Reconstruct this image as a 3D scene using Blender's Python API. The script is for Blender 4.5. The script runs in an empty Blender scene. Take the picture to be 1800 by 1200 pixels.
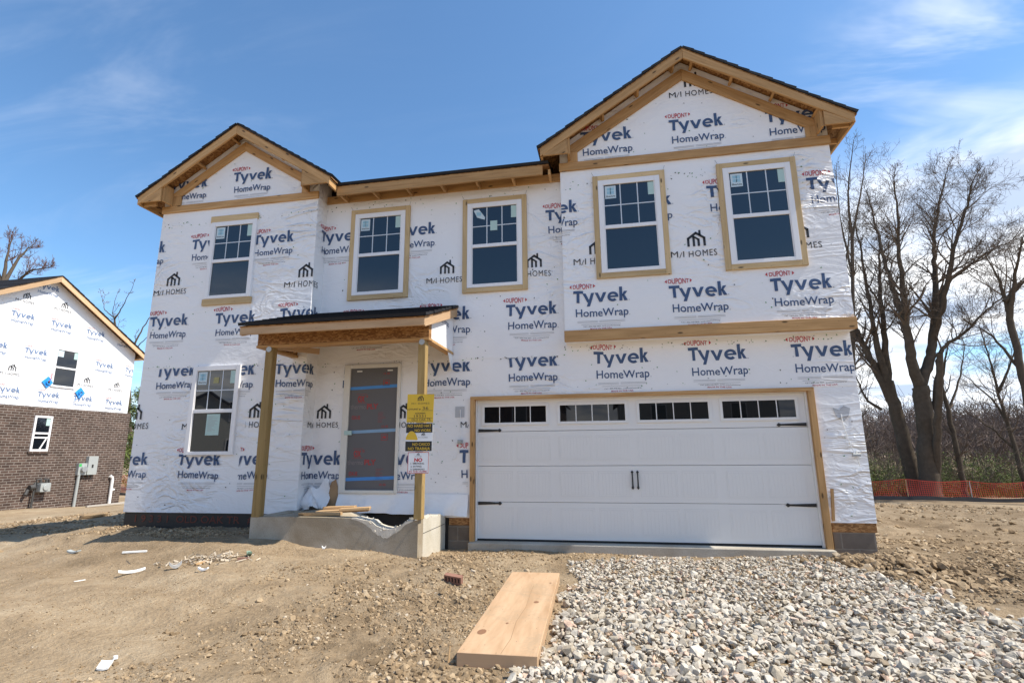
import bpy, bmesh, math, random
import numpy as np
from mathutils import Vector, Matrix

# ------------------------------------------------------------------ camera, sky, sun, exposure
scene = bpy.context.scene
COL = scene.collection
R = math.radians

cam_d = bpy.data.cameras.new("camera")
cam_d.sensor_fit = 'HORIZONTAL'
cam_d.sensor_width = 36.0
cam_d.lens = 36.0 * 918.409 / 1800.0
cam_d.clip_start = 0.05
cam_d.clip_end = 3000
cam = bpy.data.objects.new("camera", cam_d)
COL.objects.link(cam)
yaw, pit, rol = R(-10.371), R(11.794), R(-0.547)
fw = Vector((math.sin(yaw) * math.cos(pit), math.cos(yaw) * math.cos(pit), math.sin(pit)))
rt = Vector((math.cos(yaw), -math.sin(yaw), 0))
up = rt.cross(fw)
rt2 = rt * math.cos(rol) + up * math.sin(rol)
up2 = -rt * math.sin(rol) + up * math.cos(rol)
CAMP = Vector((2.137, -8.063, 1.326))
m4 = Matrix((rt2, up2, -fw)).transposed().to_4x4()
m4.translation = CAMP
cam.matrix_world = m4
scene.camera = cam

SUN_EL, SUN_FRONT = 54.0, 3.2      # degrees; the sun stands to the right, a hair in front of the facade
sdir = Vector((math.cos(R(SUN_EL)) * math.cos(R(SUN_FRONT)), -math.cos(R(SUN_EL)) * math.sin(R(SUN_FRONT)), math.sin(R(SUN_EL))))
sun_d = bpy.data.lights.new("sun", 'SUN')
sun_d.energy = 5.0
sun_d.angle = R(0.53)
sun_d.color = (1.0, 0.93, 0.82)
sun = bpy.data.objects.new("sun", sun_d)
sun.rotation_euler = (-sdir).to_track_quat('-Z', 'Y').to_euler()
sun.location = (20, -2, 30)
COL.objects.link(sun)


def node(nt, typ, ins=None, **kw):
    n = nt.nodes.new(typ)
    for k, v in kw.items():
        setattr(n, k, v)
    for k, v in (ins or {}).items():
        s = n.inputs[k]
        if isinstance(v, bpy.types.NodeSocket):
            nt.links.new(v, s)
        else:
            s.default_value = v
    return n


def mth(nt, op, a, b=0.0, c=0.0, clamp=False):
    n = node(nt, 'ShaderNodeMath', {0: a, 1: b, 2: c}, operation=op)
    n.use_clamp = clamp
    return n.outputs[0]


def ramp(nt, fac, stops):
    n = node(nt, 'ShaderNodeValToRGB', {'Fac': fac})
    e = n.color_ramp.elements
    while len(e) < len(stops):
        e.new(0.5)
    for i, (p, c) in enumerate(stops):
        e[i].position = p
        e[i].color = (c[0], c[1], c[2], 1.0) if not isinstance(c, (int, float)) else (c, c, c, 1.0)
    return n.outputs['Color']


def mix(nt, fac, a, b, mode='MIX'):
    n = node(nt, 'ShaderNodeMix', data_type='RGBA', blend_type=mode)
    for k, v in ((0, fac), (6, a), (7, b)):
        if isinstance(v, bpy.types.NodeSocket):
            nt.links.new(v, n.inputs[k])
        elif k == 0:
            n.inputs[k].default_value = v
        else:
            n.inputs[k].default_value = (v[0], v[1], v[2], 1.0)
    return n.outputs[2]


def smooth(nt, x, lo, hi):
    n = node(nt, 'ShaderNodeMapRange', {'Value': x, 'From Min': lo, 'From Max': hi}, interpolation_type='SMOOTHSTEP')
    return n.outputs['Result']


def noise(nt, vec, scale, detail=3.0, rough=0.55, dist=0.0):
    return node(nt, 'ShaderNodeTexNoise', {'Vector': vec, 'Scale': scale, 'Detail': detail, 'Roughness': rough, 'Distortion': dist}).outputs['Fac']


# ---- world: Nishita sky with broken cumulus on the right and thin cirrus on the left
world = bpy.data.worlds.new("World")
scene.world = world
world.use_nodes = True
wt = world.node_tree
wt.nodes.clear()
sky = node(wt, 'ShaderNodeTexSky', sky_type='NISHITA')
sky.sun_disc = False
sky.sun_elevation = R(SUN_EL)
sky.sun_rotation = math.atan2(sdir.x, sdir.y)
sky.altitude = 200
sky.air_density = 1.0
sky.dust_density = 0.6
sky.ozone_density = 2.0
SKY_STRENGTH = 0.15
tc = node(wt, 'ShaderNodeTexCoord')
dirv = tc.outputs['Generated']
sep = node(wt, 'ShaderNodeSeparateXYZ', {0: dirv})
zc = mth(wt, 'MAXIMUM', sep.outputs['Z'], 0.0)
den = mth(wt, 'ADD', zc, 0.16)
flat = node(wt, 'ShaderNodeCombineXYZ', {0: mth(wt, 'DIVIDE', sep.outputs['X'], den), 1: mth(wt, 'DIVIDE', sep.outputs['Y'], den), 2: 0.0}).outputs[0]
# where the cumulus stands: low, mostly towards the right, with an added fill bank behind
side = node(wt, 'ShaderNodeVectorMath', {0: dirv, 1: Vector((0.72, 0.69, 0.0))}, operation='DOT_PRODUCT').outputs['Value']
m_right = smooth(wt, side, 0.79, 0.90)
m_low = mth(wt, 'SUBTRACT', 1.0, smooth(wt, sep.outputs['Z'], 0.38, 0.49))
m_hor = mth(wt, 'SUBTRACT', 1.0, smooth(wt, sep.outputs['Z'], 0.04, 0.22))
m_fill = mth(wt, 'MULTIPLY', mth(wt, 'SUBTRACT', 1.0, smooth(wt, sep.outputs['Y'], -0.45, 0.05)), mth(wt, 'SUBTRACT', 1.0, smooth(wt, sep.outputs['Z'], 0.20, 0.34)))  # unseen cloud bank behind the camera, added as neutral fill for the facade
cover = mth(wt, 'MAXIMUM', mth(wt, 'MAXIMUM', mth(wt, 'MULTIPLY', m_right, m_low), m_fill), mth(wt, 'MULTIPLY', m_hor, 0.55))
n1 = noise(wt, flat, 1.25, 6.0, 0.58, 0.35)
n1b = noise(wt, flat, 0.55, 2.0, 0.5, 0.0)
cum = smooth(wt, mth(wt, 'ADD', mth(wt, 'ADD', mth(wt, 'MULTIPLY', n1, 0.75), mth(wt, 'MULTIPLY', n1b, 0.25)), mth(wt, 'MULTIPLY', mth(wt, 'MAXIMUM', mth(wt, 'MULTIPLY', m_fill, 1.5), mth(wt, 'MULTIPLY', m_right, 0.6)), 0.16)), 0.37, 0.56)
cumf = mth(wt, 'MULTIPLY', cum, cover)
# cirrus
stretch = node(wt, 'ShaderNodeMapping', {'Vector': flat, 'Rotation': (0, 0, 0.5), 'Scale': (0.8, 1.9, 1.0)}).outputs[0]
n2 = noise(wt, stretch, 1.7, 5.0, 0.62, 0.8)
side2 = node(wt, 'ShaderNodeVectorMath', {0: dirv, 1: Vector((-0.72, 0.6, 0.35))}, operation='DOT_PRODUCT').outputs['Value']
side3 = node(wt, 'ShaderNodeVectorMath', {0: dirv, 1: Vector((0.54, 0.73, 0.42))}, operation='DOT_PRODUCT').outputs['Value']
cm = mth(wt, 'MAXIMUM', mth(wt, 'MULTIPLY', smooth(wt, side2, 0.86, 1.0), 0.11), mth(wt, 'MULTIPLY', smooth(wt, side3, 0.95, 0.995), 0.45))
cir = mth(wt, 'MULTIPLY', smooth(wt, n2, 0.45, 0.78), mth(wt, 'ADD', cm, 0.02))
cf = mth(wt, 'MAXIMUM', cumf, cir, clamp=True)
shade = noise(wt, flat, 2.3, 4.0, 0.6, 0.2)
ccol = ramp(wt, shade, [(0.38, (3.2, 3.9, 5.1)), (0.60, (7.3, 7.4, 7.5))])
skyc = mix(wt, 1.0, sky.outputs['Color'], (0.74, 0.97, 1.08), 'MULTIPLY')
wcol = mix(wt, cf, skyc, ccol)
bg = node(wt, 'ShaderNodeBackground', {'Color': wcol, 'Strength': SKY_STRENGTH})
out = node(wt, 'ShaderNodeOutputWorld', {'Surface': bg.outputs[0]})

vs = scene.view_settings
vs.view_transform = 'Standard'
vs.look = 'None'
vs.exposure = 0.45
vs.gamma = 1.0
vs.use_curve_mapping = False
scene.cycles.max_bounces = 8
scene.cycles.diffuse_bounces = 4

# ------------------------------------------------------------------ helpers
rng = np.random.default_rng(11)
random.seed(5)


def prop(o, label=None, cat=None, group=None, kind=None):
    if label: o['label'] = label
    if cat: o['category'] = cat
    if group: o['group'] = group
    if kind: o['kind'] = kind
    return o


ORIGIN = {}


def worg(o):
    return ORIGIN.get(o.name, Vector((0, 0, 0))) if o else Vector((0, 0, 0))


def empty(name, loc, label, cat, group=None):
    o = bpy.data.objects.new(name, None)
    o.empty_display_size = 0.3
    COL.objects.link(o)
    o.location = loc
    ORIGIN[o.name] = Vector(loc)
    return prop(o, label, cat, group)


def link_mesh(name, me, parent, origin):
    o = bpy.data.objects.new(name, me)
    COL.objects.link(o)
    ORIGIN[o.name] = Vector(origin)
    if parent:
        o.parent = parent
        o.location = Vector(origin) - worg(parent)
    else:
        o.location = origin
    return o


class MB:
    """collects faces in world coordinates and links them as ONE mesh object"""
    def __init__(s):
        s.v, s.f, s.m, s.uv, s.r = [], [], [], [], []

    def face(s, pts, m=0, uv=None, r=None):
        i = len(s.v)
        s.v.extend([tuple(p) for p in pts])
        s.f.append(tuple(range(i, i + len(pts))))
        s.m.append(m)
        if uv is None:
            p0 = Vector(pts[0]); e = (Vector(pts[1]) - p0)
            nrm = e.cross(Vector(pts[-1]) - p0)
            if nrm.length < 1e-12: nrm = Vector((0, 0, 1))
            eu = e.normalized() if e.length > 1e-9 else Vector((1, 0, 0))
            ev = nrm.normalized().cross(eu)
            uv = [((Vector(p) - p0).dot(eu), (Vector(p) - p0).dot(ev)) for p in pts]
        s.uv.append(uv)
        s.r.append(random.random() if r is None else r)

    def hexa(s, c, m=0, axis=None, r=None):
        """c: 8 corners, bottom ring 0-3 and top ring 4-7 (counter-clockwise from above)"""
        c = [Vector(p) for p in c]
        e = [(c[1] - c[0]), (c[3] - c[0]), (c[4] - c[0])]
        L = [x.length for x in e]
        ax = L.index(max(L)) if axis is None else axis
        eu = e[ax].normalized()
        r = random.random() if r is None else r
        ou, ov = random.random() * 20, random.random() * 20
        for q in ((0, 3, 2, 1), (4, 5, 6, 7), (0, 1, 5, 4), (1, 2, 6, 5), (2, 3, 7, 6), (3, 0, 4, 7)):
            P = [c[i] for i in q]
            n = (P[1] - P[0]).cross(P[3] - P[0])
            if n.length < 1e-12: n = Vector((0, 0, 1))
            n.normalize()
            if abs(n.dot(eu)) > 0.95:
                a = (P[1] - P[0]).normalized(); b = n.cross(a)
                uv = [((p - P[0]).dot(a) * 0.1 + ou, (p - P[0]).dot(b) + ov + 5) for p in P]
            else:
                b = n.cross(eu)
                uv = [((p - c[0]).dot(eu) + ou, (p - c[0]).dot(b) + ov) for p in P]
            s.face(P, m, uv, r)

    def box(s, x0, x1, y0, y1, z0, z1, m=0, r=None):
        s.hexa([(x0, y0, z0), (x1, y0, z0), (x1, y1, z0), (x0, y1, z0), (x0, y0, z1), (x1, y0, z1), (x1, y1, z1), (x0, y1, z1)], m, None, r)

    def bar(s, a, b, w, t, side, m=0, r=None):
        """a board from a to b (centre line), width w along 'side', thickness t"""
        a, b = Vector(a), Vector(b)
        d = (b - a).normalized()
        u = Vector(side); u = (u - d * u.dot(d)).normalized() * (w / 2)
        n = d.cross(u).normalized() * (t / 2)
        s.hexa([a - u - n, b - u - n, b + u - n, a + u - n, a - u + n, b - u + n, b + u + n, a + u + n], m, 0, r)

    def prism(s, poly, vec, m=0, r=None):
        poly = [Vector(p) for p in poly]; vec = Vector(vec)
        r = random.random() if r is None else r
        o = random.random() * 20
        eu = max(((poly[(i + 1) % len(poly)] - poly[i]) for i in range(len(poly))), key=lambda e: e.length).normalized()
        n = vec.normalized(); ev = n.cross(eu)
        uvf = lambda p: ((p - poly[0]).dot(eu) + o, (p - poly[0]).dot(ev) + o)
        s.face(poly, m, [uvf(p) for p in poly], r)
        q = [p + vec for p in poly]
        s.face(q[::-1], m, [uvf(p) for p in q[::-1]], r)
        for i in range(len(poly)):
            j = (i + 1) % len(poly)
            L = (poly[j] - poly[i]).length
            s.face([poly[j], poly[i], q[i], q[j]], m, [(o + L, o), (o, o), (o, o + vec.length), (o + L, o + vec.length)], r)

    def tube(s, pts, rad, n=8, m=0, caps=True):
        pts = [Vector(p) for p in pts]
        if isinstance(rad, (int, float)): rad = [rad] * len(pts)
        rings = []
        for i, p in enumerate(pts):
            d = (pts[min(i + 1, len(pts) - 1)] - pts[max(i - 1, 0)]).normalized()
            a = d.cross(Vector((0.13, 0.31, 0.94)))
            if a.length < 1e-3: a = d.cross(Vector((1, 0, 0)))
            a.normalize(); b = d.cross(a)
            rings.append([p + (a * math.cos(2 * math.pi * k / n) + b * math.sin(2 * math.pi * k / n)) * rad[i] for k in range(n)])
        for i in range(len(pts) - 1):
            for k in range(n):
                l = (k + 1) % n
                s.face([rings[i][k], rings[i][l], rings[i + 1][l], rings[i + 1][k]], m, r=0.5)
        if caps:
            s.face(rings[0][::-1], m, r=0.5); s.face(rings[-1], m, r=0.5)

    def build(s, name, mats, parent=None, bevel=0.0, origin=None, smooth=False):
        v = np.array(s.v, dtype=float)
        if origin is None:
            lo, hi = v.min(0), v.max(0)
            origin = Vector(((lo[0] + hi[0]) / 2, (lo[1] + hi[1]) / 2, lo[2]))
        origin = Vector(origin)
        me = bpy.data.meshes.new(name)
        me.from_pydata((v - np.array(origin)).tolist(), [], s.f)
        uvl = me.uv_layers.new(name='UVMap')
        uvl.data.foreach_set('uv', np.array([c for f in s.uv for c in f], dtype=np.float32).ravel())
        at = me.attributes.new('rnd', 'FLOAT', 'FACE')
        at.data.foreach_set('value', np.array(s.r, dtype=np.float32))
        for mm in (mats if isinstance(mats, (list, tuple)) else [mats]):
            me.materials.append(mm)
        me.polygons.foreach_set('material_index', np.array(s.m, dtype=np.int32))
        bm = bmesh.new(); bm.from_mesh(me)
        bmesh.ops.remove_doubles(bm, verts=bm.verts, dist=1e-5)
        bmesh.ops.recalc_face_normals(bm, faces=bm.faces)
        bm.to_mesh(me); bm.free()
        if smooth:
            me.polygons.foreach_set('use_smooth', np.ones(len(me.polygons), dtype=bool))
        me.update()
        o = link_mesh(name, me, parent, origin)
        if bevel:
            b = o.modifiers.new('bevel', 'BEVEL'); b.width = bevel; b.segments = 1; b.limit_method = 'ANGLE'; b.angle_limit = R(40)
        return o


def mesh_np(name, V, F, mats, parent=None, origin=(0, 0, 0), rnd=None, smooth=False, midx=None):
    V = np.asarray(V, dtype=np.float32) - np.array(origin, dtype=np.float32)
    F = np.asarray(F, dtype=np.int32)
    me = bpy.data.meshes.new(name)
    k = F.shape[1]
    me.vertices.add(len(V)); me.vertices.foreach_set('co', V.ravel())
    me.loops.add(F.size); me.loops.foreach_set('vertex_index', F.ravel())
    me.polygons.add(len(F))
    me.polygons.foreach_set('loop_start', np.arange(0, F.size, k, dtype=np.int32))
    me.polygons.foreach_set('loop_total', np.full(len(F), k, dtype=np.int32))
    me.polygons.foreach_set('use_smooth', np.full(len(F), smooth, dtype=bool))
    for mm in (mats if isinstance(mats, (list, tuple)) else [mats]):
        me.materials.append(mm)
    if midx is not None:
        me.polygons.foreach_set('material_index', np.asarray(midx, dtype=np.int32))
    me.update(calc_edges=True)
    me.validate()
    if rnd is not None and len(me.polygons) == len(F):
        at = me.attributes.new('rnd', 'FLOAT', 'FACE')
        at.data.foreach_set('value', np.asarray(rnd, dtype=np.float32))
    return link_mesh(name, me, parent, origin)


# ------------------------------------------------------------------ materials
def newmat(name, rough=0.6, spec=0.5, metal=0.0, base=(0.5, 0.5, 0.5)):
    m = bpy.data.materials.new(name)
    m.use_nodes = True
    nt = m.node_tree
    b = nt.nodes['Principled BSDF']
    b.inputs['Roughness'].default_value = rough
    b.inputs['Specular IOR Level'].default_value = spec
    b.inputs['Metallic'].default_value = metal
    b.inputs['Base Color'].default_value = (*base, 1)
    return m, nt, b


def pos(nt):
    return node(nt, 'ShaderNodeNewGeometry').outputs['Position']


def bump(nt, b, h, dist=0.01, strength=1.0):
    n = node(nt, 'ShaderNodeBump', {'Height': h, 'Distance': dist, 'Strength': strength})
    nt.links.new(n.outputs[0], b.inputs['Normal'])


def attr(nt, name='rnd'):
    return node(nt, 'ShaderNodeAttribute', attribute_name=name).outputs['Fac']


def plain(name, base, rough=0.6, spec=0.5, metal=0.0, var=0.12, scale=9.0, bmp=0.0):
    m, nt, b = newmat(name, rough, spec, metal)
    f = noise(nt, pos(nt), scale, 4.0)
    nt.links.new(mix(nt, f, [c * (1 - var) for c in base], [c * (1 + var) for c in base]), b.inputs['Base Color'])
    if bmp:
        bump(nt, b, noise(nt, pos(nt), scale * 6, 3.0), bmp)
    return m


def wrap_height(nt):
    p = pos(nt)
    low = noise(nt, p, 0.8, 2.0, 0.5, 0.6)
    mask = smooth(nt, noise(nt, p, 0.55, 2.0, 0.5), 0.46, 0.66)
    mp = node(nt, 'ShaderNodeMapping', {'Vector': p, 'Rotation': (0.0, 0.5, 0.0), 'Scale': (0.8, 1.0, 1.6)}).outputs[0]
    a = mth(nt, 'ABSOLUTE', mth(nt, 'SUBTRACT', noise(nt, mp, 1.7, 2.5, 0.5, 1.3), 0.5))
    r1 = mth(nt, 'SUBTRACT', 1.0, smooth(nt, a, 0.0, 0.09))
    mp2 = node(nt, 'ShaderNodeMapping', {'Vector': p, 'Rotation': (0.0, -0.75, 0.3), 'Scale': (1.0, 1.0, 1.9)}).outputs[0]
    a2 = mth(nt, 'ABSOLUTE', mth(nt, 'SUBTRACT', noise(nt, mp2, 3.6, 3.0, 0.55, 1.0), 0.5))
    r2 = mth(nt, 'SUBTRACT', 1.0, smooth(nt, a2, 0.0, 0.12))
    fine = noise(nt, p, 17.0, 3.0, 0.6)
    h = mth(nt, 'MULTIPLY', low, 0.030)
    mm = mth(nt, 'ADD', mth(nt, 'MULTIPLY', mask, 0.9), 0.12)
    h = mth(nt, 'ADD', h, mth(nt, 'MULTIPLY', mth(nt, 'MULTIPLY', r1, mm), 0.012))
    h = mth(nt, 'ADD', h, mth(nt, 'MULTIPLY', mth(nt, 'MULTIPLY', r2, mm), 0.006))
    h = mth(nt, 'ADD', h, mth(nt, 'MULTIPLY', fine, 0.0011))
    # loose sheet ends: long flat folds near the right corner and the corner of the left wing
    xs = node(nt, 'ShaderNodeSeparateXYZ', {0: p}).outputs[0]
    edge = mth(nt, 'MAXIMUM', smooth(nt, xs, 4.9, 5.25), mth(nt, 'MULTIPLY', smooth(nt, xs, -3.55, -3.1), mth(nt, 'SUBTRACT', 1.0, smooth(nt, xs, -2.75, -2.7))))
    mp3 = node(nt, 'ShaderNodeMapping', {'Vector': p, 'Rotation': (0.0, 0.22, 0.0), 'Scale': (0.45, 1.0, 1.9)}).outputs[0]
    a3 = mth(nt, 'ABSOLUTE', mth(nt, 'SUBTRACT', noise(nt, mp3, 1.25, 2.0, 0.5, 1.2), 0.5))
    r3 = mth(nt, 'SUBTRACT', 1.0, smooth(nt, a3, 0.0, 0.06))
    h = mth(nt, 'ADD', h, mth(nt, 'MULTIPLY', mth(nt, 'MULTIPLY', mth(nt, 'MULTIPLY', r3, edge), mth(nt, 'ADD', mask, 0.25)), 0.017))
    return h


def wrapmat(name, base, rough=0.42):
    m, nt, b = newmat(name, rough, 0.35)
    bump(nt, b, wrap_height(nt), 1.0)
    f = noise(nt, pos(nt), 1.3, 3.0)
    nt.links.new(mix(nt, f, [c * 0.94 for c in base], [min(1, c * 1.03) for c in base]), b.inputs['Base Color'])
    return m


M_WRAP = wrapmat('house_wrap', (0.865, 0.86, 0.86))
M_BLUE = wrapmat('ink_blue', (0.055, 0.098, 0.20))
M_RED = wrapmat('ink_red', (0.50, 0.045, 0.06))
M_GREY = wrapmat('ink_grey', (0.46, 0.47, 0.49))
M_BLACK = wrapmat('ink_black', (0.035, 0.036, 0.04))
M_DOT = wrapmat('staple_green', (0.10, 0.28, 0.10))
M_PALE = wrapmat('ink_faded_blue', (0.16, 0.23, 0.38))
M_PALER = wrapmat('ink_faded_red', (0.72, 0.36, 0.36))
WRAPS = [M_WRAP, M_BLUE, M_RED, M_GREY, M_BLACK, M_DOT]
WRAPS_PALE = [M_WRAP, M_PALE, M_PALER, M_GREY, M_BLACK, M_DOT]


def woodmat(name, dark, light, knots=True, grain=34.0, rough=0.65, mud=0.0):
    m, nt, b = newmat(name, rough, 0.3)
    uv = node(nt, 'ShaderNodeUVMap').outputs[0]
    g1 = noise(nt, node(nt, 'ShaderNodeMapping', {'Vector': uv, 'Scale': (1.6, grain, 1)}).outputs[0], 1.0, 5.0, 0.6, 0.5)
    g2 = noise(nt, node(nt, 'ShaderNodeMapping', {'Vector': uv, 'Scale': (0.9, 7.0, 1)}).outputs[0], 1.0, 3.0, 0.55, 1.5)
    f = mth(nt, 'ADD', mth(nt, 'MULTIPLY', g1, 0.5), mth(nt, 'MULTIPLY', g2, 0.5))
    c = ramp(nt, f, [(0.32, dark), (0.62, light)])
    rn = attr(nt)
    tint = ramp(nt, rn, [(0.0, (0.80, 0.76, 0.70)), (1.0, (1.10, 1.06, 1.0))])
    c = mix(nt, 1.0, c, tint, 'MULTIPLY')
    if knots:
        vo = node(nt, 'ShaderNodeTexVoronoi', {'Vector': node(nt, 'ShaderNodeMapping', {'Vector': uv, 'Scale': (2.1, 6.5, 1)}).outputs[0], 'Scale': 1.0, 'Randomness': 1.0}, voronoi_dimensions='2D')
        k = mth(nt, 'SUBTRACT', 1.0, smooth(nt, vo.outputs['Distance'], 0.05, 0.11))
        pick = smooth(nt, node(nt, 'ShaderNodeSeparateColor', {0: vo.outputs['Color']}).outputs[0], 0.62, 0.66)
        c = mix(nt, mth(nt, 'MULTIPLY', k, pick), c, [d * 0.28 for d in dark])
    # nail heads
    vn = node(nt, 'ShaderNodeTexVoronoi', {'Vector': node(nt, 'ShaderNodeMapping', {'Vector': uv, 'Scale': (2.4, 9.0, 1)}).outputs[0], 'Scale': 1.0, 'Randomness': 0.8}, voronoi_dimensions='2D')
    c = mix(nt, mth(nt, 'MULTIPLY', mth(nt, 'SUBTRACT', 1.0, smooth(nt, vn.outputs['Distance'], 0.018, 0.03)), 0.6), c, (0.05, 0.04, 0.035))
    if mud:
        p = pos(nt)
        mf = mth(nt, 'ADD', mth(nt, 'MULTIPLY', noise(nt, p, 2.6, 4.0, 0.65, 0.8), 0.7), mth(nt, 'MULTIPLY', noise(nt, p, 38.0, 3.0, 0.6), 0.3))
        c = mix(nt, mth(nt, 'MULTIPLY', smooth(nt, mf, 0.50, 0.68), mud), c, (0.36, 0.265, 0.165))
    nt.links.new(c, b.inputs['Base Color'])
    bump(nt, b, g1, 0.0012)
    return m


M_LUMBER = woodmat('framing_lumber', (0.38, 0.215, 0.085), (0.60, 0.375, 0.175))
M_TRIM = woodmat('window_trim_wood', (0.50, 0.365, 0.19), (0.68, 0.52, 0.305))
M_POST = woodmat('treated_post_wood', (0.255, 0.175, 0.065), (0.37, 0.265, 0.115))
M_FRESH = woodmat('fresh_plywood', (0.52, 0.345, 0.20), (0.68, 0.485, 0.31), knots=False, grain=12.0)
M_BOARD = woodmat('site_plywood', (0.40, 0.255, 0.145), (0.545, 0.38, 0.245), knots=False, grain=10.0, mud=0.55)
M_PLANK = woodmat('plank_wood', (0.42, 0.27, 0.14), (0.60, 0.42, 0.24))


def osbmat():
    m, nt, b = newmat('oriented_strand_board', 0.7, 0.3)
    p = pos(nt)
    mp = node(nt, 'ShaderNodeMapping', {'Vector': p, 'Rotation': (0.2, 0.3, 0.1), 'Scale': (1.0, 1.0, 2.3)}).outputs[0]
    vo = node(nt, 'ShaderNodeTexVoronoi', {'Vector': mp, 'Scale': 26.0})
    s = node(nt, 'ShaderNodeSeparateColor', {0: vo.outputs['Color']}).outputs[0]
    c = ramp(nt, s, [(0.0, (0.17, 0.075, 0.025)), (0.5, (0.30, 0.145, 0.05)), (1.0, (0.46, 0.25, 0.10))])
    nt.links.new(c, b.inputs['Base Color'])
    return m


M_OSB = osbmat()
M_SHEATH = plain('bare_sheathing', (0.40, 0.25, 0.13), 0.8, var=0.25, scale=6)


def shinglemat():
    m, nt, b = newmat('black_shingle', 0.9, 0.2)
    p = pos(nt)
    f = noise(nt, p, 90.0, 2.0)
    rn = attr(nt)
    f2 = mth(nt, 'ADD', mth(nt, 'MULTIPLY', f, 0.6), mth(nt, 'MULTIPLY', rn, 0.4))
    nt.links.new(ramp(nt, f2, [(0.25, (0.010, 0.010, 0.012)), (0.8, (0.040, 0.041, 0.045))]), b.inputs['Base Color'])
    bump(nt, b, f, 0.004)
    return m


M_SHINGLE = shinglemat()
M_VINYL = plain('white_vinyl', (0.82, 0.81, 0.81), 0.35, var=0.02)
M_GRILLE = plain('grille_white', (0.62, 0.66, 0.70), 0.4, var=0.02)
M_DOORW = plain('garage_white_steel', (0.78, 0.765, 0.735), 0.42, var=0.035, scale=0.9)
M_FRAMEB = plain('door_frame_primed', (0.72, 0.69, 0.62), 0.5, var=0.04)
M_IRON = plain('black_iron', (0.018, 0.018, 0.019), 0.45, var=0.2)
M_TAR = plain('tar_coating', (0.014, 0.013, 0.013), 0.55, var=0.3, scale=4, bmp=0.004)
M_SPRAY = plain('red_spray_paint', (0.13, 0.030, 0.016), 0.7, var=0.35, scale=14)
M_GALV = plain('galvanised', (0.42, 0.44, 0.45), 0.45, metal=0.6, var=0.15)
M_GREYBOX = plain('grey_enamel', (0.36, 0.38, 0.37), 0.5, var=0.06)
M_PVC = plain('white_pipe', (0.78, 0.78, 0.76), 0.35, var=0.03)
M_PAPER = plain('white_paper', (0.80, 0.80, 0.78), 0.7, var=0.06)
M_GLABEL = plain('pale_green_label', (0.44, 0.60, 0.56), 0.6, var=0.03)
M_CYAN = plain('cyan_sticker', (0.30, 0.52, 0.62), 0.5, var=0.03)
M_STICK = plain('pale_sticker', (0.55, 0.66, 0.70), 0.5, var=0.03)
M_YELLOW = plain('yellow_sign', (0.66, 0.43, 0.03), 0.5, var=0.05)
M_DULLY = plain('dull_yellow_label', (0.34, 0.31, 0.13), 0.5, var=0.1)
M_SBLACK = plain('sign_black', (0.02, 0.02, 0.02), 0.5, var=0.1)
M_SWHITE = plain('sign_white', (0.78, 0.80, 0.82), 0.5, var=0.03)
M_SRED = plain('sign_red', (0.50, 0.03, 0.04), 0.5, var=0.05)
M_PLYGREY = plain('grey_sheathing_panel', (0.125, 0.122, 0.125), 0.6, var=0.06, scale=3)
M_TAPE = plain('blue_tape', (0.05, 0.24, 0.60), 0.4, var=0.08)
M_TAPEP = plain('pale_blue_tape', (0.22, 0.38, 0.56), 0.4, var=0.08)
M_PRINTR = plain('faded_red_print', (0.36, 0.05, 0.05), 0.6, var=0.1)
M_PRINTG = plain('faded_grey_print', (0.24, 0.20, 0.205), 0.6, var=0.1)
M_BLUECAP = plain('blue_plastic', (0.03, 0.30, 0.78), 0.4, var=0.05)
M_RUBBER = plain('black_rubber', (0.012, 0.012, 0.013), 0.6, var=0.1)
M_VOID = plain('black_pit_wall', (0.012, 0.012, 0.012), 0.8, var=0.4, scale=3)


def glassmat(name, base, ior):
    m, nt, b = newmat(name, 0.015, 0.5, 0.0, base)
    b.inputs['IOR'].default_value = ior
    bump(nt, b, noise(nt, pos(nt), 1.1, 1.0), 0.003, 0.5)
    return m


M_GLASS = glassmat('dark_window_glass', (0.006, 0.009, 0.014), 1.75)
M_GGLASS = glassmat('garage_glass', (0.006, 0.006, 0.007), 1.5)


def concretemat(name, c0, c1, sc=1.6):
    m, nt, b = newmat(name, 0.85, 0.2)
    p = pos(nt)
    f = noise(nt, p, sc, 5.0, 0.6, 0.4)
    sp = noise(nt, p, 60.0, 3.0, 0.6)
    c = ramp(nt, f, [(0.35, c0), (0.65, c1)])
    c = mix(nt, mth(nt, 'MULTIPLY', smooth(nt, sp, 0.5, 0.75), 0.45), c, [x * 0.55 for x in c0])
    nt.links.new(c, b.inputs['Base Color'])
    bump(nt, b, mth(nt, 'ADD', mth(nt, 'MULTIPLY', sp, 0.4), f), 0.008)
    return m


M_CONC = concretemat('poured_concrete', (0.30, 0.245, 0.17), (0.46, 0.41, 0.33))
M_CONCL = concretemat('broken_concrete', (0.54, 0.49, 0.39), (0.68, 0.63, 0.54), 5.0)
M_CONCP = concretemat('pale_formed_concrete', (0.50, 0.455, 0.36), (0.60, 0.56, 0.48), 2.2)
M_SLAB = concretemat('slab_concrete', (0.36, 0.31, 0.24), (0.47, 0.43, 0.36))


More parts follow.
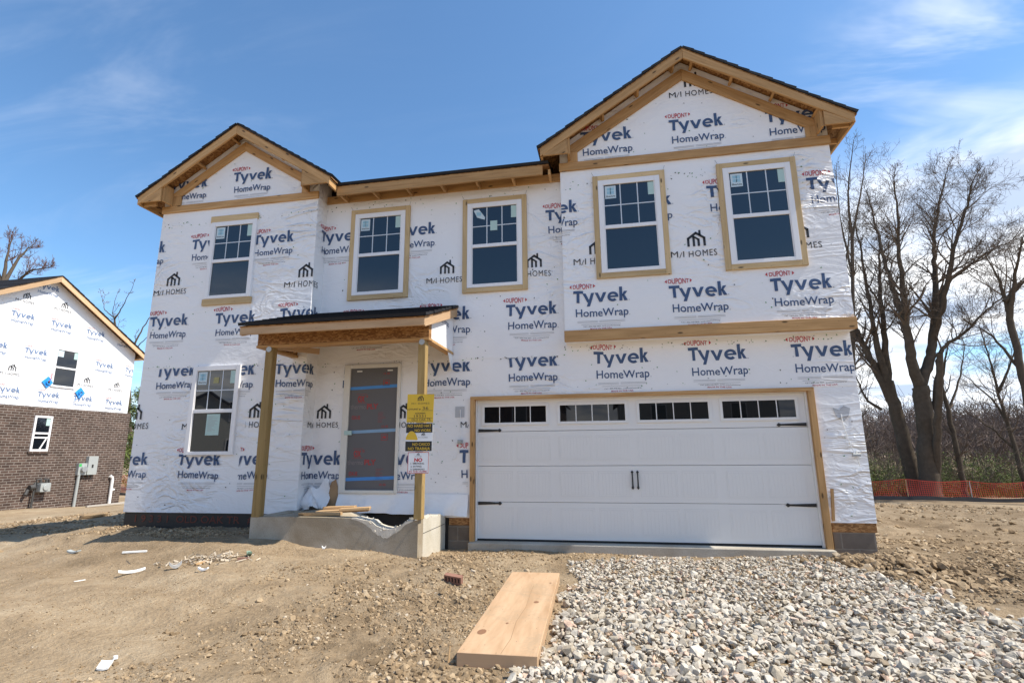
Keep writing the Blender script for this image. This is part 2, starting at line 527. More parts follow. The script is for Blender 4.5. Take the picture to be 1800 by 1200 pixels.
def brickmat(name, vecfn, bw, rh, mortar, c1, c2, cm, off=0.5, bmp=0.006):
    m, nt, b = newmat(name, 0.85, 0.2)
    p = pos(nt)
    s = node(nt, 'ShaderNodeSeparateXYZ', {0: p})
    v = node(nt, 'ShaderNodeCombineXYZ', {0: s.outputs[vecfn], 1: s.outputs[2], 2: 0.0}).outputs[0]
    br = node(nt, 'ShaderNodeTexBrick', {'Vector': v, 'Color1': (*c1, 1), 'Color2': (*c2, 1), 'Mortar': (*cm, 1), 'Scale': 1.0, 'Mortar Size': mortar, 'Mortar Smooth': 0.2, 'Bias': 0.0, 'Brick Width': bw, 'Row Height': rh}, offset=off)
    f = noise(nt, p, 2.4, 5.0, 0.65)
    c = mix(nt, 1.0, br.outputs['Color'], ramp(nt, f, [(0.3, 0.70), (0.7, 1.22)]), 'MULTIPLY')
    nt.links.new(c, b.inputs['Base Color'])
    h = mth(nt, 'SUBTRACT', mth(nt, 'MULTIPLY', noise(nt, p, 40.0, 3.0), 0.4), br.outputs['Fac'])
    bump(nt, b, h, bmp)
    return m


M_CMU = brickmat('concrete_block', 0, 0.41, 0.205, 0.010, (0.155, 0.125, 0.098), (0.225, 0.185, 0.148), (0.25, 0.215, 0.175))
M_BRICK = brickmat('brown_brick', 1, 0.27, 0.098, 0.011, (0.062, 0.040, 0.032), (0.115, 0.076, 0.060), (0.27, 0.235, 0.205))


def dirtmat():
    m, nt, b = newmat('dirt', 0.95, 0.1)
    p = pos(nt)
    f1 = noise(nt, p, 0.35, 4.0, 0.6, 0.6)
    f2 = noise(nt, p, 2.2, 6.0, 0.65, 0.3)
    f3 = noise(nt, p, 26.0, 4.0, 0.65)
    f = mth(nt, 'ADD', mth(nt, 'MULTIPLY', f1, 0.45), mth(nt, 'ADD', mth(nt, 'MULTIPLY', f2, 0.4), mth(nt, 'MULTIPLY', f3, 0.25)))
    damp = attr(nt, 'damp')
    c = ramp(nt, f, [(0.38, (0.195, 0.140, 0.085)), (0.53, (0.325, 0.241, 0.152)), (0.68, (0.425, 0.336, 0.228))])
    vo = node(nt, 'ShaderNodeTexVoronoi', {'Vector': p, 'Scale': 34.0})
    sp = mth(nt, 'SUBTRACT', 1.0, smooth(nt, vo.outputs['Distance'], 0.10, 0.22))
    pk = smooth(nt, node(nt, 'ShaderNodeSeparateColor', {0: vo.outputs['Color']}).outputs[0], 0.80, 0.84)
    c = mix(nt, mth(nt, 'MULTIPLY', mth(nt, 'MULTIPLY', sp, pk), 0.7), c, (0.50, 0.44, 0.35))
    c = mix(nt, damp, c, mix(nt, 1.0, c, (0.56, 0.54, 0.52), 'MULTIPLY'))
    nt.links.new(c, b.inputs['Base Color'])
    bump(nt, b, mth(nt, 'ADD', mth(nt, 'MULTIPLY', f3, 1.0), mth(nt, 'MULTIPLY', f2, 1.2)), 0.03)
    return m


def stonemat(name, stops, sc=30.0):
    m, nt, b = newmat(name, 0.9, 0.2)
    p = pos(nt)
    c = ramp(nt, attr(nt), stops)
    f = noise(nt, p, sc, 4.0, 0.65)
    c = mix(nt, 1.0, c, ramp(nt, f, [(0.3, 0.72), (0.7, 1.12)]), 'MULTIPLY')
    nt.links.new(c, b.inputs['Base Color'])
    bump(nt, b, f, 0.006)
    return m


M_DIRT = dirtmat()
M_GRAVEL = stonemat('limestone_gravel', [(0.0, (0.27, 0.21, 0.145)), (0.12, (0.41, 0.35, 0.265)), (0.5, (0.515, 0.455, 0.37)), (0.88, (0.585, 0.535, 0.45)), (0.96, (0.60, 0.42, 0.31)), (1.0, (0.45, 0.32, 0.20))])
M_CLOD = stonemat('dirt_clod', [(0.0, (0.18, 0.124, 0.070)), (0.5, (0.315, 0.222, 0.130)), (0.90, (0.42, 0.31, 0.19)), (0.98, (0.49, 0.39, 0.27)), (1.0, (0.54, 0.46, 0.36))])
M_BARK = plain('bark', (0.105, 0.083, 0.062), 0.95, 0.1, var=0.4, scale=6, bmp=0.03)
M_TWIG = plain('twig', (0.145, 0.112, 0.086), 0.95, 0.1, var=0.3, scale=3)
M_TWIGR = plain('budding_twig', (0.15, 0.085, 0.065), 0.95, 0.1, var=0.3, scale=3)
M_BRUSH = plain('bare_brush', (0.155, 0.118, 0.100), 0.95, 0.1, var=0.35, scale=0.6)
M_LEAF = plain('spring_leaf', (0.13, 0.165, 0.045), 0.8, 0.2, var=0.5, scale=1.2)
M_GRASS = plain('spring_grass', (0.11, 0.15, 0.035), 0.9, 0.1, var=0.4, scale=0.9)
M_ORANGE = plain('orange_netting', (0.50, 0.040, 0.018), 0.5, var=0.2)
M_SILT = plain('black_silt_fabric', (0.03, 0.03, 0.034), 0.6, var=0.3)
M_SIDING = plain('grey_siding', (0.46, 0.46, 0.42), 0.6, var=0.05)
M_ROOFG = plain('grey_roof', (0.06, 0.058, 0.055), 0.9, var=0.2)
# ------------------------------------------------------------------ lettering, written flat in (u, v) metres
_tc = {}


def glyphs(s, bold=0.0, space=1.0, shear=0.0):
    key = (s, bold, space, shear)
    if key in _tc: return _tc[key]
    cu = bpy.data.curves.new('lettering_tmp', 'FONT')
    cu.body = s; cu.size = 1.0; cu.offset = bold; cu.space_character = space; cu.shear = shear
    cu.resolution_u = 3; cu.dimensions = '2D'; cu.fill_mode = 'BOTH'
    o = bpy.data.objects.new('lettering_tmp', cu)
    COL.objects.link(o)
    dg = bpy.context.evaluated_depsgraph_get()
    dg.update()
    me = bpy.data.meshes.new_from_object(o.evaluated_get(dg))
    me.calc_loop_triangles()
    V = np.array([(v.co.x, v.co.y) for v in me.vertices])
    T = [tuple(t.vertices) for t in me.loop_triangles]
    V[:, 0] -= V[:, 0].min()
    bpy.data.objects.remove(o); bpy.data.curves.remove(cu); bpy.data.meshes.remove(me)
    _tc[key] = (V, T, V[:, 0].max())
    return _tc[key]


def clip_poly(P, clip):
    x0, x1, y0, y1 = clip
    for ax, lim, sg in ((0, x0, 1), (0, x1, -1), (1, y0, 1), (1, y1, -1)):
        Q = []
        for i in range(len(P)):
            a, b = P[i - 1], P[i]
            ia, ib = (a[ax] - lim) * sg >= 0, (b[ax] - lim) * sg >= 0
            if ia != ib:
                t = (lim - a[ax]) / (b[ax] - a[ax])
                Q.append((a[0] + (b[0] - a[0]) * t, a[1] + (b[1] - a[1]) * t))
            if ib: Q.append(b)
        P = Q
        if len(P) < 3: return None
    return P


BIG = (-1e6, 1e6, -1e6, 1e6)


class Sheet:
    """writes flat marks on one plane of a mesh: u along 'right', v along 'upv'"""
    def __init__(s, mb, o, right, upv=(0, 0, 1), slack=0.0):
        s.mb, s.o, s.r, s.u, s.slack = mb, Vector(o), Vector(right), Vector(upv), slack

    def poly(s, P, m, clip=BIG):
        if clip is not BIG:
            P = clip_poly(P, clip)
            if P is None: return
        a = 0
        for i in range(len(P)):
            a += P[i - 1][0] * P[i][1] - P[i][0] * P[i - 1][1]
        if abs(a) < 1e-9: return
        s.mb.face([s.o + s.r * p[0] + s.u * p[1] for p in P], m, [tuple(p) for p in P], 0.5)

    def text(s, t, x, y, m, width=None, height=None, bold=0.0, space=1.0, clip=BIG, warp=None, capratio=0.729):
        """baseline-left at (x, y); cap height 'height'; stretched to 'width'"""
        V, T, w = glyphs(t, bold, space)
        sy = (height or 0.1) / capratio
        sx = (width / w) if width else sy
        Q = V * np.array([sx, sy])
        if warp:
            Q = np.array([warp(p[0] / (w * sx), p[0], p[1]) for p in Q])
        Q = Q + np.array([x, y])
        if s.slack:                     # the sheet hangs slack, so its print is drawn out of true here and there
            dx = .018 * vnoise(Q[:, 0], Q[:, 1], .34, 2) + .008 * vnoise(Q[:, 0], Q[:, 1], .10, 5)
            dz = .020 * vnoise(Q[:, 0] + 9, Q[:, 1], .30, 3) + .009 * vnoise(Q[:, 0] + 5, Q[:, 1], .085, 6)
            Q = Q + s.slack * np.stack([dx, dz], 1)
        for tri in T:
            s.poly([tuple(Q[i]) for i in tri], m, clip)

    def rect(s, x0, x1, y0, y1, m, clip=BIG):
        s.poly([(x0, y0), (x1, y0), (x1, y1), (x0, y1)], m, clip)

    def stroke(s, a, b, w, m, clip=BIG):
        a, b = Vector(a), Vector(b); d = (b - a).normalized(); n = Vector((-d.y, d.x)) * w / 2
        s.poly([tuple(a - n), tuple(b - n), tuple(b + n), tuple(a + n)], m, clip)


def wordmark(sh, x, y, w, h, m, clip=BIG):
    """the big word in heavy strokes: units are cap heights, 4.33 wide"""
    P = []
    def st(a, b, t):
        a, b = Vector(a), Vector(b); n = Vector((-(b - a).y, (b - a).x)).normalized() * t / 2
        k = 4
        for i in range(k):
            p, q = a + (b - a) * (i / k), a + (b - a) * ((i + 1) / k)
            P.append([tuple(p - n), tuple(q - n), tuple(q + n), tuple(p + n)])
    def hs(x0, x1, xb0, xb1, y0, y1):          # a slanting stroke with level ends
        k = 4
        for i in range(k):
            f, g = i / k, (i + 1) / k
            P.append([(x0 + (xb0 - x0) * g, y0 + (y1 - y0) * g), (x1 + (xb1 - x1) * g, y0 + (y1 - y0) * g), (x1 + (xb1 - x1) * f, y0 + (y1 - y0) * f), (x0 + (xb0 - x0) * f, y0 + (y1 - y0) * f)])
    st((0, .885), (.80, .885), .23); st((.40, 0), (.40, .77), .235)
    hs(.74, .99, 1.12, 1.34, .78, .02); hs(1.44, 1.69, 1.06, 1.30, .78, -.33)
    hs(1.74, 1.99, 2.07, 2.30, .78, 0); hs(2.40, 2.65, 2.07, 2.30, .78, 0)
    cx, cy = 3.16, .385
    A = [math.radians(a) for a in np.linspace(-4, 312, 22)]
    for a, b in zip(A[:-1], A[1:]):
        P.append([(cx + .44 * math.cos(a), cy + .415 * math.sin(a)), (cx + .44 * math.cos(b), cy + .415 * math.sin(b)), (cx + .225 * math.cos(b), cy + .205 * math.sin(b)), (cx + .225 * math.cos(a), cy + .205 * math.sin(a))])
    st((2.93, .385), (3.595, .385), .15)
    st((3.80, 0), (3.80, 1.16), .235)
    hs(4.04, 4.31, 3.86, 4.02, .78, .40); hs(3.90, 4.10, 4.06, 4.34, .46, 0)
    o0 = sh.o.copy(); nrm = sh.r.cross(sh.u)
    for i, p in enumerate(P):
        Q = np.array(p) * np.array([w / 4.33, h]) + np.array([x, y])
        if sh.slack:
            dx = .018 * vnoise(Q[:, 0], Q[:, 1], .34, 2) + .008 * vnoise(Q[:, 0], Q[:, 1], .10, 5)
            dz = .020 * vnoise(Q[:, 0] + 9, Q[:, 1], .30, 3) + .009 * vnoise(Q[:, 0] + 5, Q[:, 1], .085, 6)
            Q = Q + sh.slack * np.stack([dx, dz], 1)
        sh.o = o0 + nrm * (i // 4 * 0.00012)
        sh.poly([tuple(q) for q in Q], m, clip)
    sh.o = o0


def house_icon(sh, x, y, w, h, m, clip=BIG, t=None):
    t = t or w * 0.13
    S = lambda a, b, tt=t: sh.stroke((x + a[0] * w, y + a[1] * h), (x + b[0] * w, y + b[1] * h), tt, m, clip)
    S((0.06, 0.0), (0.06, 0.52)); S((0.02, 0.47), (0.53, 0.86)); S((0.47, 0.86), (0.98, 0.47)); S((0.94, 0.52), (0.94, 0.0))
    S((0.71, 0.66), (0.71, 1.0), t * 0.9)
    S((0.36, 0.0), (0.36, 0.62)); S((0.33, 0.64), (0.64, 0.40), t * 0.8); S((0.62, 0.0), (0.62, 0.46))


def tyvek(sh, x, z, w=0.82, clip=BIG, pale=False, top=True, fine=True):
    """one printed block: red maker's mark, the big blue word, the smaller word and the fine print"""
    k = w / 0.82
    def oval(f, px, py):
        g = 0.62 + 0.38 * (1 - (2 * f - 1) ** 2)
        return (px, (py - 0.045 * k) * g)
    if top:
        sh.text('DUPONT', x - 0.005 * k, z + 0.262 * k, 2, width=0.30 * k, height=0.092 * k, bold=0.012, clip=clip, warp=oval)
        for sx, d in ((-0.022, -1), (0.312, 1)):
            sh.poly([(x + sx * k, z + 0.232 * k), (x + (sx + 0.032 * d) * k, z + 0.262 * k), (x + sx * k, z + 0.292 * k)][::d], 2, clip)
    wordmark(sh, x, z, w, 0.192 * k, 1, clip)
    sh.text('.', x + w + 0.012 * k, z, 3, height=0.11 * k, clip=clip)
    sh.text('HomeWrap', x + 0.035 * k, z - 0.225 * k, 1, width=0.785 * k, height=0.127 * k, bold=0.011, clip=clip)
    sh.text('.', x + 0.832 * k, z - 0.225 * k, 3, height=0.08 * k, clip=clip)
    if fine:
        for dz in (0.292, 0.311):
            sh.rect(x + 0.05 * k, x + 0.36 * k, z - (dz + 0.006) * k, z - dz * k, 3, clip)
            sh.rect(x + 0.385 * k, x + 0.77 * k, z - (dz + 0.006) * k, z - dz * k, 3, clip)
        sh.rect(x + 0.11 * k, x + 0.70 * k, z - 0.350 * k, z - 0.344 * k, 3, clip)
        sh.text('Call 1-800-448-9835  tyvek.com/homewrap', x + 0.14 * k, z - 0.385 * k, 4, width=0.55 * k, height=0.017 * k, clip=clip)
        sh.text('MADE IN THE USA', x + 0.24 * k, z - 0.425 * k, 2, width=0.33 * k, height=0.022 * k, bold=0.01, clip=clip)


def mihomes(sh, x, z, w=0.63, clip=BIG, m=4):
    sh.text('M', x, z, m, height=0.098 * w / 0.63, width=0.10 * w / 0.63, clip=clip)
    sh.stroke((x + 0.115 * w / 0.63, z - 0.004), (x + 0.15 * w / 0.63, z + 0.075 * w / 0.63), 0.009, m, clip)
    sh.text('I', x + 0.17 * w / 0.63, z, m, height=0.098 * w / 0.63, clip=clip)
    sh.text('HOMES', x + 0.245 * w / 0.63, z, m, width=w * (0.63 - 0.245) / 0.63, height=0.098 * w / 0.63, space=1.15, clip=clip)
    house_icon(sh, x + 0.235 * w / 0.63, z + 0.155 * w / 0.63, 0.25 * w / 0.63, 0.24 * w / 0.63, m, clip)


def staples(sh, x0, x1, z0, z1, n, jx=0.0, jz=0.0, rows=None, size=0.019):
    """cap nails and staples of a wrap sheet"""
    for i in range(n):
        x = x0 + (x1 - x0) * random.random(); z = z0 + (z1 - z0) * random.random()
        a = random.random() * 3.14; l = size * random.uniform(0.5, 1.2)
        m = random.choice((5, 5, 4, 3))
        c, s_ = math.cos(a) * l / 2, math.sin(a) * l / 2
        t = random.uniform(0.35, 0.9)
        sh.poly([(x - c + s_ * t, z - s_ - c * t), (x + c + s_ * t, z + s_ - c * t), (x + c - s_ * t, z + s_ + c * t), (x - c - s_ * t, z - s_ + c * t)], m)


# ------------------------------------------------------------------ terrain
_lat = rng.random((8, 256, 256))


def vnoise(x, y, s, k):
    x = np.asarray(x, float) / s + 100.37 * (k + 1); y = np.asarray(y, float) / s + 57.91 * (k + 1)
    xi, yi = np.floor(x).astype(int), np.floor(y).astype(int)
    fx, fy = x - xi, y - yi
    fx, fy = fx * fx * (3 - 2 * fx), fy * fy * (3 - 2 * fy)
    L = _lat[k % 8]
    g = lambda a, b: L[a % 256, b % 256]
    return (g(xi, yi) * (1 - fx) * (1 - fy) + g(xi + 1, yi) * fx * (1 - fy) + g(xi, yi + 1) * (1 - fx) * fy + g(xi + 1, yi + 1) * fx * fy) - 0.5


CP = np.array([(-5.9, -.5, .17), (-4.4, -.6, .17), (-3.0, -1.2, .19), (-2.8, -1.35, .17), (-1.5, -1.4, .10), (-.4, -1.35, .03), (-.2, -.1, -.11),
               (0, -.3, -.13), (2.5, -.3, -.12), (5, -.3, -.08), (5.6, 0, -.06), (1, -4.2, -.14), (1.3, -1.8, -.14), (-1.8, -5, -.1),
               (-3.5, -3, -.02), (-6, -2.5, -.03), (-8, -.6, -.13), (-9, -3, -.12), (4.5, -4, -.12), (3, -6, -.16), (0, -8, -.16), (7, -1, -.1),
               (8, 3, -.3), (13, 17, -.92), (20, 17, -1.0), (-6, 4, 0.0), (5.7, 5, -.15), (-10, 1.5, -.22), (-15, 2, -.5), (-19.9, 6, -.64), (-19.9, 13, -.80), (-26, 20, -1.2), (0, 20, -1),
               (0, 60, -1.6), (40, 40, -1.7), (20, 30, -1.3), (-60, 0, -1), (60, 0, -1.2), (0, -40, -.5), (-60, 60, -1.6), (200, 200, -2), (-200, 200, -2), (200, -200, -2), (-200, -200, -2)])


def base_z(x, y):
    x, y = np.asarray(x, float), np.asarray(y, float)
    num = np.zeros(x.shape); den_ = np.zeros(x.shape)
    for cx, cy, cz in CP:
        w = 1.0 / ((x - cx) ** 2 + (y - cy) ** 2 + 0.25) ** 1.8
        num += w * cz; den_ += w
    return num / den_


def rough_amt(x, y):
    """how churned the soil is: smooth track on the left, clods around the porch corner, the drive edge and the far right"""
    g = lambda cx, cy, sx, sy: np.exp(-((x - cx) / sx) ** 2 - ((y - cy) / sy) ** 2)
    return np.clip(0.40 + 1.0 * g(0.2, -2.6, 1.3, 2.2) + 0.9 * g(5.6, -1.2, 1.2, 1.2) + 0.9 * g(-5.0, -0.8, 2.0, 0.5) + 0.8 * g(-9, 1.5, 3, 1.2) + 0.8 * g(9, 5, 5, 6) + 0.6 * g(7.5, -0.5, 2.5, 2), 0, 1.4)


def ground_z(x, y):
    x, y = np.asarray(x, float), np.asarray(y, float)
    a = rough_amt(x, y)
    n = vnoise(x, y, 1.7, 0) * 0.07 + vnoise(x, y, .62, 1) * 0.035 * (0.5 + a)
    n = n + a * (vnoise(x, y, .21, 2) * 0.040 + vnoise(x + .3 * y, y, .085, 3) * 0.028 + vnoise(x, y, .04, 4) * 0.014)
    n = n + vnoise(x, y, .13, 6) * 0.008 + vnoise(x, .6 * y, .055, 7) * 0.006 + 0.02 * np.sin(5.5 * (y - .35 * x) + 4 * vnoise(x, y, 2.2, 5)) * np.exp(-((x - 9) / 5) ** 2)
    # wheel ruts along the left track and beyond the right corner
    n = n + 0.016 * np.sin(9 * (y + 0.25 * x) + 3 * vnoise(x, y, 1.2, 5)) * np.exp(-((x + 4) / 4) ** 2)
    near = np.clip(1 - np.hypot(x, y) / 60, 0.0, 1)
    return base_z(x, y) + n * near


def axis_coords(lo, hi, step, far, grow):
    c = list(np.arange(lo, hi + 1e-6, step))
    s = step
    while c[-1] < far:
        s *= grow; c.append(c[-1] + s)
    s = step
    while c[0] > -far:
        s *= grow; c.insert(0, c[0] - s)
    return np.array(c)


gx = axis_coords(-6.5, 6.8, 0.032, 900, 1.045)
gy = axis_coords(-5.6, 0.3, 0.024, 900, 1.04)
GX, GY = np.meshgrid(gx, gy)
GZ = ground_z(GX, GY)
# keep the soil out of the garage, the porch and the cellar
inside = (GX > -5.75) & (GX < 5.45) & (GY > 0.12) & (GY < 8.9)
GZ = np.where(inside, np.minimum(GZ, -0.25), GZ)
nx, ny = len(gx), len(gy)
V = np.stack([GX.ravel(), GY.ravel(), GZ.ravel()], 1)
ii = (np.arange(ny - 1)[:, None] * nx + np.arange(nx - 1)[None, :]).ravel()
F = np.stack([ii, ii + 1, ii + 1 + nx, ii + nx], 1)
g = mesh_np('ground', V, F, [M_DIRT], smooth=True)
_dx = np.clip(rough_amt(GX, GY) - .35, 0, 1) * .75 + .55 * np.clip(vnoise(GX, GY, .9, 6) + .6 * vnoise(GX, GY, .27, 1) + .05, 0, .6) * 1.6 + .45 * np.clip((GX - 5.2) / 1.5, 0, 1) * np.clip(1.1 + 1.6 * vnoise(GX, GY, 1.6, 3), 0, 1)
_at = g.data.attributes.new('damp', 'FLOAT', 'POINT')
_at.data.foreach_set('value', np.clip(_dx * (.8 + .9 * vnoise(GX, GY, .12, 2)), 0, 1).astype(np.float32).ravel())
prop(g, 'bare tan construction soil around the house', 'ground', kind='structure')


def gz(x, y):
    return float(ground_z(np.array([x]), np.array([y]))[0])
# ------------------------------------------------------------------ the house
YA, YB, YC = 0.0, -0.214, -0.311
XB0, XB1, XC0, XC1 = 1.53, 5.58, -5.88, -2.725
house = empty('unfinished_house', (-0.15, 4.0, 0.0), 'two storey house under construction wrapped in white printed building paper with garage', 'house')
DEPTH = 9.0
XR = (1, 0, 0)


def apexline(cx, apex, sl):
    return lambda x: apex - sl * abs(x - cx)


# gables: (centre x, shingle apex z, slope, half width, front y of the shingles, y where the ridge dies into the main roof)
GR = dict(cx=3.545, apex=7.605, sl=0.64, half=2.335, yf=-0.50, yb=4.6)
GL = dict(cx=-4.275, apex=7.215, sl=0.645, half=1.94, yf=-0.60, yb=3.6)

# ---- middle wall (also the garage front and the entry wall)
w = MB()
IN = 0.004
w.box(XC1, 0.0, YA, 0.12, 0.335, 5.84, 0)
w.box(0.0, 4.98, YA, 0.12, 2.165, 5.84, 0)
w.box(4.98, XB1, YA, 0.12, 0.335, 5.84, 0)
# overlapping upper sheets, a few mm proud
w.box(XC1 + .001, 1.50, YA - IN, YA, 2.775, 5.75, 0)
w.box(1.49, XB1 - .002, YA - IN * 1.5, YA, 2.172, 2.945, 0)
sh = Sheet(w, (0, YA - 0.0095, 0), XR, slack=1.0)
cA = (XC1, XB1, -9, 2.768)
tyvek(sh, .563, 2.617, clip=cA)
for x, z in ((1.947, 2.617), (3.34, 2.615), (4.765, 2.608)):
    tyvek(sh, x, z, clip=(XC1, XB1 - .01, -9, 9))
tyvek(sh, -.85, 2.585, clip=(XC1, 1.5, -9, 2.735))
tyvek(sh, -2.26, 2.60, clip=(XC1, 1.5, -9, 2.735))
tyvek(sh, -.186, 1.150, clip=(XC1, -.045, .34, 9))
tyvek(sh, -1.585, 1.125)
retA = Sheet(w, (XC1 + 0.0095, -XC1, 0), (0, 1, 0))
cRA = (XC1 - .30, XC1, .4, 9)
tyvek(sh, -3.01, 1.136, clip=(XC1, 9, -9, 9))
tyvek(retA, -3.01, 1.136, clip=cRA)
tyvek(retA, -2.87, 5.0, clip=cRA)
mihomes(retA, -2.895, 1.725, clip=cRA)
for x, z in ((.575, 3.455), (-.855, 3.45), (-2.245, 3.43)):
    tyvek(sh, x, z, clip=(XC1, 1.6, 2.78, 9))
for x, z in ((-2.87, 5.0), (-1.485, 5.0), (1.257, 5.05)):
    tyvek(sh, x, z, clip=(XC1, 1.6, -9, 9))
for x, z in ((-.80, 4.10), (.685, 4.10), (-2.18, 4.10)):
    mihomes(sh, x, z, clip=(XC1, 1.6, -9, 9))
for x, z, c in ((-2.895, 1.725, XC1), (-1.50, 1.70, -9)):
    mihomes(sh, x, z, clip=(c, 9, -9, 9))
mihomes(sh, -.18, 1.69, clip=(-9, -.045, -9, 9))
for a in ((XC1, 1.5, 2.74, 2.80, 60), (1.5, XB1, 2.83, 2.92, 70), (XC1, 1.5, 5.55, 5.7, 40), (-.9, 0, .4, 3.0, 40), (-2.7, 1.5, 2.9, 5.6, 80), (1.5, XB1, 2.19, 2.3, 18), (1.5, XB1, 2.3, 2.9, 20), (5.0, XB1, .4, 2.2, 14), (-2.7, -.5, .6, 2.7, 55)):
    staples(sh, *a)
# patched holes where a lamp cable comes through
sh.rect(-.265, -.115, 1.85, 2.02, 3)
w.build('wall', WRAPS, house)

# ---- right upper storey (overhangs the garage) and its gable
w = MB()
zt = lambda G, x: G['apex'] - 0.075 - G['sl'] * abs(x - G['cx'])
zb0 = 3.115
poly = [(XB0, YB, zb0), (XB1, YB, zb0), (XB1, YB, zt(GR, XB1)), (GR['cx'], YB, zt(GR, GR['cx'])), (XB0, YB, zt(GR, XB0))]
w.prism(poly, (0, 0.21, 0), 0)
w.box(XB0 + .003, XB1 - .003, YB + .03, YA + .02, 2.945, 3.117, 0)
sh = Sheet(w, (0, YB - 0.0065, 0), XR, slack=.8)
cB = (XB0, XB1 - .004, zb0, 9)
for x, z in ((1.674, 3.545), (3.108, 3.537), (4.53, 3.55), (.962, 5.06), (2.42, 5.05), (3.775, 5.10), (5.2, 5.08), (1.88, 6.262), (3.292, 6.305), (4.74, 6.262)):
    tyvek(sh, x, z, clip=cB)
for x, z in ((1.70, 4.16), (3.178, 4.165), (4.62, 4.17), (3.33, 6.895)):
    mihomes(sh, x, z, w=.67, clip=cB)
for a in ((XB0, XB1, 5.45, 5.6, 60), (XB0, XB1, 3.2, 5.5, 45), (2.2, 4.9, 5.95, 7.0, 26)):
    staples(sh, *a)
w.build('wall', WRAPS, house)

# ---- left wing with its gable and its sunlit return
w = MB()
zc0 = 0.39
poly = [(XC0, YC, zc0), (XC1, YC, zc0), (XC1, YC, zt(GL, XC1)), (GL['cx'], YC, zt(GL, GL['cx'])), (XC0, YC, zt(GL, XC0))]
w.prism(poly, (0, 0.42, 0), 0)
w.box(XC0 + .001, XC1 - .001, YC - IN, YC, 2.785, 5.72, 0)
sh = Sheet(w, (0, YC - 0.009, 0), XR, slack=1.2)
ret = Sheet(w, (XC1 + 0.006, YC - XC1, 0), (0, 1, 0))
cC = (XC0 + .003, XC1, zc0, 9)
cRt = (XC1, XC1 + .305, zc0, 9)
low = (XC0 + .003, XC1, zc0, 2.772)
lowR = (XC1, XC1 + .305, zc0, 2.772)
WC = .775
for x, z, c, c2 in ((-4.464, 6.205, cC, None), (-5.785, 6.18, cC, None), (-6.52, 4.95, cC, None), (-5.172, 4.957, cC, None), (-3.93, 4.94, cC, None), (-5.854, 3.541, cC, None),
                    (-4.53, 3.53, cC, None), (-3.286, 3.545, cC, cRt), (-5.58, 2.642, low, None), (-4.45, 2.62, low, None), (-3.294, 2.605, low, lowR),
                    (-6.30, 1.15, cC, None), (-4.935, 1.142, cC, None), (-4.045, 1.137, (-3.80, XC1, zc0, 9), None)):
    tyvek(sh, x, z, w=WC, clip=c)
    if c2: tyvek(ret, x, z, w=WC, clip=c2)
for x, z, c, c2 in ((-5.862, 4.12, cC, None), (-3.25, 4.10, cC, cRt), (-6.285, 1.745, cC, None), (-4.945, 1.72, cC, None), (-3.95, 1.73, (-3.75, XC1, zc0, 9), None)):
    mihomes(sh, x, z, w=.675, clip=c)
    if c2: mihomes(ret, x, z, w=.675, clip=c2)
for a in ((XC0 + .05, XC1, 5.42, 5.5, 45), (XC0 + .05, XC1, 2.74, 2.83, 45), (XC0 + .05, XC1, .5, 2.7, 55), (XC0 + .05, XC1, 2.9, 5.5, 45), (-5.2, -3.4, 5.9, 6.6, 14)):
    staples(sh, *a)
w.build('wall', WRAPS, house)

# ---- side and rear walls
w = MB()
w.box(XC0, XC0 + .12, YC + .425, DEPTH, 0.39, 5.84)
w.box(XB1 - .12, XB1, YA + .125, DEPTH, 0.335, 5.84)
w.box(XC0 + .125, XB1 - .125, DEPTH - .12, DEPTH, 0.335, 5.84)
w.build('wall', WRAPS, house)

# ---- foundations
f = MB()
f.box(XC0 + .01, XC1 - .01, YC + .025, YC + .32, -.5, 0.39, 0)
f.box(XC0 + .015, XC0 + .3, YC + .33, DEPTH - .02, -.9, .385, 0)
f.box(XC1 - .005, -.36, YA + .02, YA + .2, -.4, .33, 0)
shf = Sheet(f, (0, YC + .021, 0), XR)
shf.text('1 9 3 3 1  OLD OAK TR', -5.66, 0.235, 1, width=1.95, height=0.115, bold=.012)
shf.text('#36 Stair', -3.58, 0.24, 1, width=.62, height=0.11, bold=.012)
f.build('foundation', [M_TAR, M_SPRAY], house)
f = MB(); f.box(-.355, -.015, YA + .012, YA + .2, -.5, .228, 0)
f.build('foundation', [M_CMU], house)
f = MB()
f.box(5.03, XB1 - .035, YA + .012, YA + .2, -.6, .215, 0)
f.box(XB1 - .3, XB1 - .036, YA + .21, DEPTH - .02, -1.2, .215, 0)
f.build('foundation', [M_CMU], house)
f = MB(); f.box(-.345, -.012, YA + .004, YA + .11, .2285, .334, 0)
f.build('sill_board', [M_OSB], house)
f = MB()
f.box(5.025, XB1 - .012, YA + .002, YA + .11, .2155, .334, 0)
f.build('sill_board', [M_OSB], house)
f = MB()
f.box(-.012, 5.0, -.135, .16, -.42, 0.0, 0)
f.build('garage_slab', [M_SLAB], house, bevel=.012)


